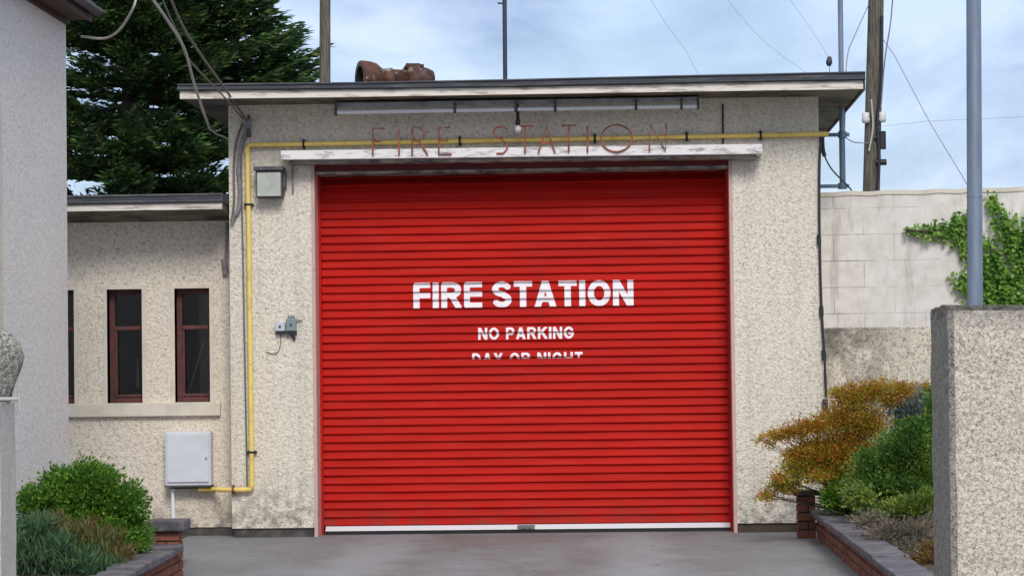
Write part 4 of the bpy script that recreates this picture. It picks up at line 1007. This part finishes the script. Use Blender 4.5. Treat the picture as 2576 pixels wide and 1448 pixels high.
# left planter
pl = thing('brick_planter', 'low brick planter with capped square pillar, left of the driveway', 'planter')
LP = (-3.63, -5.2)
pc = at(424, 1442, -5.2); LPx = pc.x
b_m, m_m = MB(), MB()
brick_stack(b_m, m_m, (LPx-0.10, -5.30), (LPx+0.10, -5.30), 0.20, 0.385, 5, 0.215)
pb = b_m.build('pillar', M['brick'], pl, 0.003); m_m.build('mortar', M['mortar'], pb)
q = MB(); q.box((LPx-0.155, -5.36, 0.385), (LPx+0.155, -5.04, 0.475)); capo = q.build('pillar_cap', M['coping'], pl, 0.018, 3)
e0, e1 = (LPx-0.02, -5.32), (-3.41, -9.0)
b_m, m_m = MB(), MB()
brick_stack(b_m, m_m, e1, (LPx+0.10, -5.32), 0.14, 0.22, 3)
bo = b_m.build('brick_wall', M['brick'], pl, 0.003); m_m.build('mortar', M['mortar'], bo)
coping('coping', M['coping'], pl, (e1[0]+0.03, e1[1]-0.05), (LPx+0.09, -5.32), 0.14, 0.225, 0.05, 0.05, 8)
b_m, m_m = MB(), MB()
brick_stack(b_m, m_m, (-4.9, -9.05), (-3.41, -9.05), 0.14, 0.22, 3)
bo = b_m.build('brick_wall', M['brick'], pl, 0.003); m_m.build('mortar', M['mortar'], bo)
coping('coping', M['coping'], pl, (-4.9, -9.06), (-3.60, -9.06), 0.14, 0.225, 0.05, 0.04, 3)
q = MB(); q.add([(-5.2, -8.9, 0.2), (-3.6, -8.9, 0.2), (-3.78, -5.25, 0.2), (-3.78, -3.2, 0.2), (-5.2, -3.2, 0.2)], [(0, 1, 2, 3, 4)]); tag(q.build('soil', M['soil']), 'dark soil in the left planter', None, None, 'structure')
# right planter
pr = thing('brick_planter', 'long dark brick planter edged with slate coping, right of the driveway', 'planter')
RX = at(2028, 1345, -0.85).x
b_m, m_m = MB(), MB()
brick_stack(b_m, m_m, (RX-0.085, -0.95), (RX+0.085, -0.95), 0.19, 0.40, 5, 0.215)
pb = b_m.build('pillar', M['brick'], pr, 0.003); m_m.build('mortar', M['mortar'], pb)
q = MB(); q.box((RX-0.12, -0.99, 0.40), (RX+0.12, -0.72, 0.45)); q.build('pillar_cap', M['plinth_brown'], pr, 0.012, 3)
wx0 = RX+0.075
b_m, m_m = MB(), MB()
brick_stack(b_m, m_m, (wx0+0.17, -9.2), (wx0+0.17, -0.96), 0.15, 0.21, 3)
bo = b_m.build('brick_wall', M['brick'], pr, 0.003); m_m.build('mortar', M['mortar'], bo)
coping('coping', M['coping'], pr, (wx0+0.19, -9.2), (wx0+0.19, -0.97), 0.20, 0.215, 0.05, 0.03, 16)
q = MB(); q.add([(wx0+0.16, -9.2, 0.2), (6.0, -9.2, 0.2), (6.0, 0.6, 0.2), (wx0+0.16, 0.6, 0.2)], [(0, 1, 2, 3)]); tag(q.build('soil', M['soil']), 'dark soil behind the right planter wall', None, None, 'structure')

pl.location.z = pr.location.z = -0.025
# ------------------------------------------------------------------ plants, left
BY = -6.2
cl = px_clumps([(205, 1235, 95, 70, 0), (110, 1285, 65, 60, 0.1), (300, 1265, 75, 62, 0.1), (180, 1330, 90, 60, -.1), (320, 1340, 60, 55, 0.2), (240, 1200, 60, 34, 0.1), (90, 1260, 40, 40, .2), (270, 1360, 80, 50, -.1), (345, 1360, 30, 34, .1), (150, 1210, 45, 34, .2)], BY)
bush('green_shrub', 'rounded bright green shrub in the left planter', 'shrub', cl, 30000, 0.034, 0.018, M['lf_green'], (at(220, 1400, BY).x, BY, 0.15), shell=0.35)
def blades(nm, label, lst, Y, n, L, Wd, material, cat='plant', spread=0.5):
    t = thing(nm, label, cat); Ps = []; Ds = []; s = F/(D+Y)
    for (x, y, a, b_, d_) in lst:
        k = int(n*a*b_/sum(q_[2]*q_[3] for q_ in lst)); c_ = at(x, y, Y+d_)
        P = np.array(c_)+rng.uniform(-1, 1, (k, 3))*np.array([a/s, 0.25, b_/s]); Ps.append(P)
        Ds.append(np.array([0, 0, 1.0])+rng.normal(size=(k, 3))*spread)
    leaves('blades', np.vstack(Ps), np.vstack(Ds), L, Wd, material, t); return t
blades('tufted_plant', 'blue-green spiky tufts at the foot of the left shrub', [(110, 1400, 75, 50, 0), (190, 1425, 60, 35, 0), (90, 1350, 45, 40, 0.1), (250, 1432, 50, 18, 0)], -7.4, 4200, 0.10, 0.012, M['lf_blue'])
blades('russet_plant', 'russet brown sprays low between the left shrub and the coping', [(190, 1345, 55, 25, 0), (255, 1375, 45, 35, 0), (300, 1405, 30, 22, 0), (120, 1325, 40, 20, 0)], -7.1, 1500, 0.09, 0.012, M['lf_red'])

# ------------------------------------------------------------------ plants, right
RY = -1.6
cl = px_clumps([(2150, 1010, 55, 45, 0), (2200, 985, 60, 28, 0), (2110, 1060, 70, 42, 0), (2045, 1075, 70, 24, -.1), (1985, 1090, 50, 16, -.1), (1950, 1098, 28, 9, -.1), (2180, 1070, 60, 50, .1), (2070, 1130, 90, 38, 0), (2140, 1130, 70, 50, .1), (2270, 980, 40, 20, .1), (2015, 1150, 45, 30, -.1), (2110, 990, 30, 12, 0), (1965, 1200, 26, 10, -.35), (2060, 1195, 34, 10, -.35), (1925, 1250, 22, 6, -.3), (1918, 1104, 20, 5, -.1), (1940, 1118, 18, 5, -.1), (2240, 1010, 30, 14, .1), (2330, 975, 20, 10, .2)], RY, 0.18)
cl2 = px_clumps([(2010, 1185, 62, 34, -.15), (2075, 1190, 66, 30, -.1), (1965, 1215, 36, 20, -.2), (2120, 1185, 45, 30, 0), (1935, 1243, 26, 10, -.2), (1985, 1225, 38, 16, -.1), (2100, 1225, 35, 24, 0), (2070, 1150, 80, 30, -.1), (2150, 1150, 60, 40, 0)], RY, 0.18)
bush('maple_shrub', 'spreading orange-brown shrub leaning over the small right pillar', 'shrub', cl+cl2[4:], 19000, 0.036, 0.013, M['lf_orange'], (at(2170, 1240, RY+.3).x, RY+0.3, 0.2), shell=0.1, tw=0.007,
     extra=[('yellow_foliage', cl2+cl2[:4]+cl, 17000, 0.036, 0.013, M['lf_yellowgreen'])])
cl = px_clumps([(2285, 1035, 45, 55, 0), (2265, 1000, 40, 25, 0), (2320, 1010, 35, 40, .1), (2290, 1090, 50, 30, 0)], -0.9, 0.2)
bush('conifer_shrub', 'blue-grey conifer shrub between the orange shrub and the gate wall', 'shrub', cl, 8000, 0.07, 0.010, M['lf_teal'], (at(2290, 1200, -0.9).x, -0.9, 0.2), shell=0.1)
cl = px_clumps([(2290, 1130, 80, 55, 0), (2300, 1085, 50, 34, .1), (2180, 1150, 30, 20, -.1), (2240, 1180, 70, 50, 0), (2330, 1200, 60, 55, 0), (2200, 1230, 70, 45, -.2), (2275, 1240, 80, 40, -.2), (2340, 1080, 28, 50, .2), (2350, 1020, 22, 50, .3)], -2.6, 0.25)
bush('leafy_shrub', 'deep green leafy shrub beside the gate wall', 'shrub', cl, 20000, 0.038, 0.020, M['lf_deep'], (at(2290, 1290, -2.4).x, -2.4, 0.2), shell=0.25)
cl = px_clumps([(2290, 1275, 70, 24, 0), (2340, 1260, 40, 26, 0), (2230, 1290, 50, 20, .2), (2160, 1250, 40, 30, .2)], -3.4, 0.25)
bush('low_shrub', 'low yellow-green shrub in the middle of the right planter', 'shrub', cl, 5500, 0.045, 0.02, M['lf_olive'], (at(2280, 1320, -3.4).x, -3.4, 0.2), shell=0.2)
cl = px_clumps([(2180, 1180, 50, 40, 0), (2230, 1130, 40, 34, .1), (2150, 1225, 40, 24, 0), (2240, 1210, 34, 30, 0)], -2.1, 0.22)
bush('gold_green_shrub', 'golden green sprays where the orange shrub meets the deep green one', 'shrub', cl, 4200, 0.042, 0.016, M['lf_olive'], (at(2210, 1290, -2.1).x, -2.1, 0.2), shell=0.05, tw=0.006)
cl = px_clumps([(2120, 1245, 45, 32, 0), (2160, 1270, 45, 22, 0), (2095, 1260, 28, 18, 0), (2185, 1215, 30, 25, .2)], -1.9, 0.2)
bush('glossy_shrub', 'small mid green bush right behind the right pillar', 'shrub', cl, 4000, 0.045, 0.024, M['lf_green'], (at(2130, 1285, -1.9).x, -1.9, 0.2), shell=0.25)
cl = px_clumps([(2190, 1310, 50, 20, 0), (2240, 1340, 60, 30, -.3), (2300, 1345, 60, 36, -.4), (2340, 1330, 40, 36, 0), (2290, 1390, 50, 28, -1.0), (2340, 1400, 40, 40, -1.2)], -5.0, 0.25)
bush('heather_plant', 'pale brownish heather spilling over the right coping', 'plant', cl, 8000, 0.045, 0.010, M['lf_heather'], (at(2300, 1400, -5.0).x, -5.2, 0.2), shell=0.15)
cl = px_clumps([(2330, 1425, 45, 26, 0), (2345, 1385, 30, 20, 0.2), (2290, 1440, 30, 14, 0)], -7.2, 0.2)
bush('dry_plant', 'dry brown ground plant at the near end of the right planter', 'plant', cl, 2600, 0.045, 0.014, M['lf_brown'], (at(2330, 1447, -7.2).x, -7.2, 0.2), shell=0.2)
# ivy on the block wall
iv = thing('ivy', 'bright green ivy climbing the block wall behind the lamp post', 'ivy')
segs = [((2276, 577), (2330, 582), 13), ((2330, 582), (2400, 570), 22), ((2385, 582), (2440, 595), 34), ((2405, 545), (2445, 540), 14), ((2430, 620), (2450, 660), 20), ((2405, 700), (2450, 720), 26),
        ((2488, 492), (2520, 560), 17), ((2515, 545), (2560, 640), 26), ((2550, 610), (2590, 700), 30), ((2480, 600), (2500, 660), 18), ((2490, 650), (2520, 720), 34), ((2470, 720), (2590, 735), 48), ((2440, 745), (2590, 790), 36), ((2560, 560), (2600, 640), 26), ((2480, 800), (2560, 1000), 50), ((2520, 1000), (2540, 1240), 34)]
Ps = []; Ds = []; IY = 0.48; s = F/(D+IY)
for (p, q_, r) in segs:
    L = math.hypot(q_[0]-p[0], q_[1]-p[1]); k = int(0.42*(L*2*r+3.14*r*r)/12)
    for _ in range(k):
        t = random.random(); a = random.uniform(0, 6.28); rr = r*math.sqrt(random.random())*random.choice((1, 1, 1.15))
        x = p[0]+(q_[0]-p[0])*t+rr*math.cos(a); y = p[1]+(q_[1]-p[1])*t+rr*math.sin(a)
        v_ = at(x, y, 0.7-0.35*max(0.0, at(x, y, 0.5).x-x0_)/(aR.x-x0_)-random.uniform(.01, .09)); Ps.append(v_[:]); Ds.append((random.uniform(-1, 1), -0.5, random.uniform(-1.2, .4)))
leaves('foliage', np.array(Ps), np.array(Ds), 0.055, 0.042, M['lf_ivy'], iv)
q = MB()
for pts in ([(2530, 1290), (2520, 1050), (2490, 900), (2450, 790), (2448, 640), (2420, 590), (2340, 583), (2278, 578)], [(2500, 790), (2510, 700), (2490, 620)], [(2600, 760), (2570, 650), (2530, 570), (2490, 495)], [(2446, 700), (2442, 600), (2425, 540)]):
    q.tube(spline([at(x, y, 0.46) for x, y in pts]), 0.010, 6)
q.build('stem', M['bark'], iv)

# ------------------------------------------------------------------ cypress tree
tr = thing('cypress_tree', 'big dark green cypress rising behind the side wing roof', 'tree')
TY = 13.0; tcx = at(345, 300, TY).x; sT = F/(D+TY)
def Zof(y): return at(345, y, TY).z
def crownR(z):
    y = 931-(z-EYE)*sT
    return np.interp(y, [-420, -250, -100, 0, 120, 185, 260, 380, 520, 700], [60, 190, 270, 330, 405, 430, 430, 410, 360, 300])/sT
mb = MB()
Ps, Ds = [], []
trunk = [Vector((tcx, TY, 0)), Vector((tcx+.05, TY, 3)), Vector((tcx-.05, TY+.1, 6)), Vector((tcx, TY, 9.4))]
mb2 = MB(); mb2.tube(trunk, [0.38, 0.30, 0.2, 0.05], 12)
zlo, zhi = Zof(620), Zof(-400)
nl = 230
FORCE = [(105, .0, 1.03), (120, -.15, 1.0), (135, .1, .98), (160, -.1, 1.0), (178, .0, 1.04), (190, .12, 1.02), (200, -.2, 1.0), (215, .05, 1.0), (60, .05, 1.0), (30, -.1, 1.0), (85, .1, .97), (5, .05, 1.0), (-20, -.1, 1.0)]
for i in range(nl+len(FORCE)):
    z0 = zlo+(zhi-zlo)*(i+random.random())/nl
    a = random.uniform(0, 2*math.pi) if i % 3 else random.choice((random.gauss(0.0, .5), random.gauss(-1.5, .8)))
    Rr = float(crownR(z0))*random.uniform(0.72, 1.04); rise = random.uniform(0.02, 0.28)*Rr
    if i >= nl:
        fy, a, fr = FORCE[i-nl]; z0 = Zof(fy+22); Rr = float(crownR(z0))*fr*0.93; rise = 0.14*Rr
    dv = Vector((math.cos(a), math.sin(a), 0)); p0 = Vector((tcx, TY, z0-0.3*rise)); p2 = p0+dv*Rr+Vector((0, 0, rise)); p1 = p0+dv*Rr*0.55+Vector((0, 0, -0.10*Rr))
    L = bez(p0, p1, p2, 10); mb2.tube(L, [0.05*(1-0.085*k) for k in range(11)], 5, False)
    sd_ = Vector((-dv.y, dv.x, 0))
    for j in range(2, 11):
        for kk_ in range(3):
            c_ = L[j-1].lerp(L[j], random.random()); sgn = random.choice((-1, 1))
            ln = random.uniform(0.3, 0.75)*(1.1-0.055*j)
            bd = (dv*random.uniform(0.6, 1.3)+sd_*sgn*random.uniform(0.2, 1.0)+Vector((0, 0, random.uniform(-.12, .35)))).normalized()
            if j == 10: bd = (dv*1.5+sd_*random.uniform(-.4, .4)+Vector((0, 0, random.uniform(.0, .35)))).normalized()
            nn = 22
            tt = np.linspace(0.05, 1, nn)
            P = np.array(c_)+np.outer(tt*ln, np.array(bd)); P[:, 2] += 0.10*tt**2-0.02
            per = np.cross(np.array(bd), [0, 0, 1]); wdt = 0.15*(1-tt)*1.1+0.015
            P = P+np.outer(rng.uniform(-1, 1, nn)*wdt, per)+rng.normal(size=(nn, 3))*0.018
            Ps.append(P); Ds.append(np.array(bd)*1.6+np.outer(rng.uniform(-1, 1, nn)*0.6, per)+rng.normal(size=(nn, 3))*0.25)
leaves('crown', np.vstack(Ps), np.vstack(Ds), 0.17, 0.042, M['lf_cypress'], tr, flat=(0.7, 0.8))
mb2.build('trunk', M['bark'], tr)
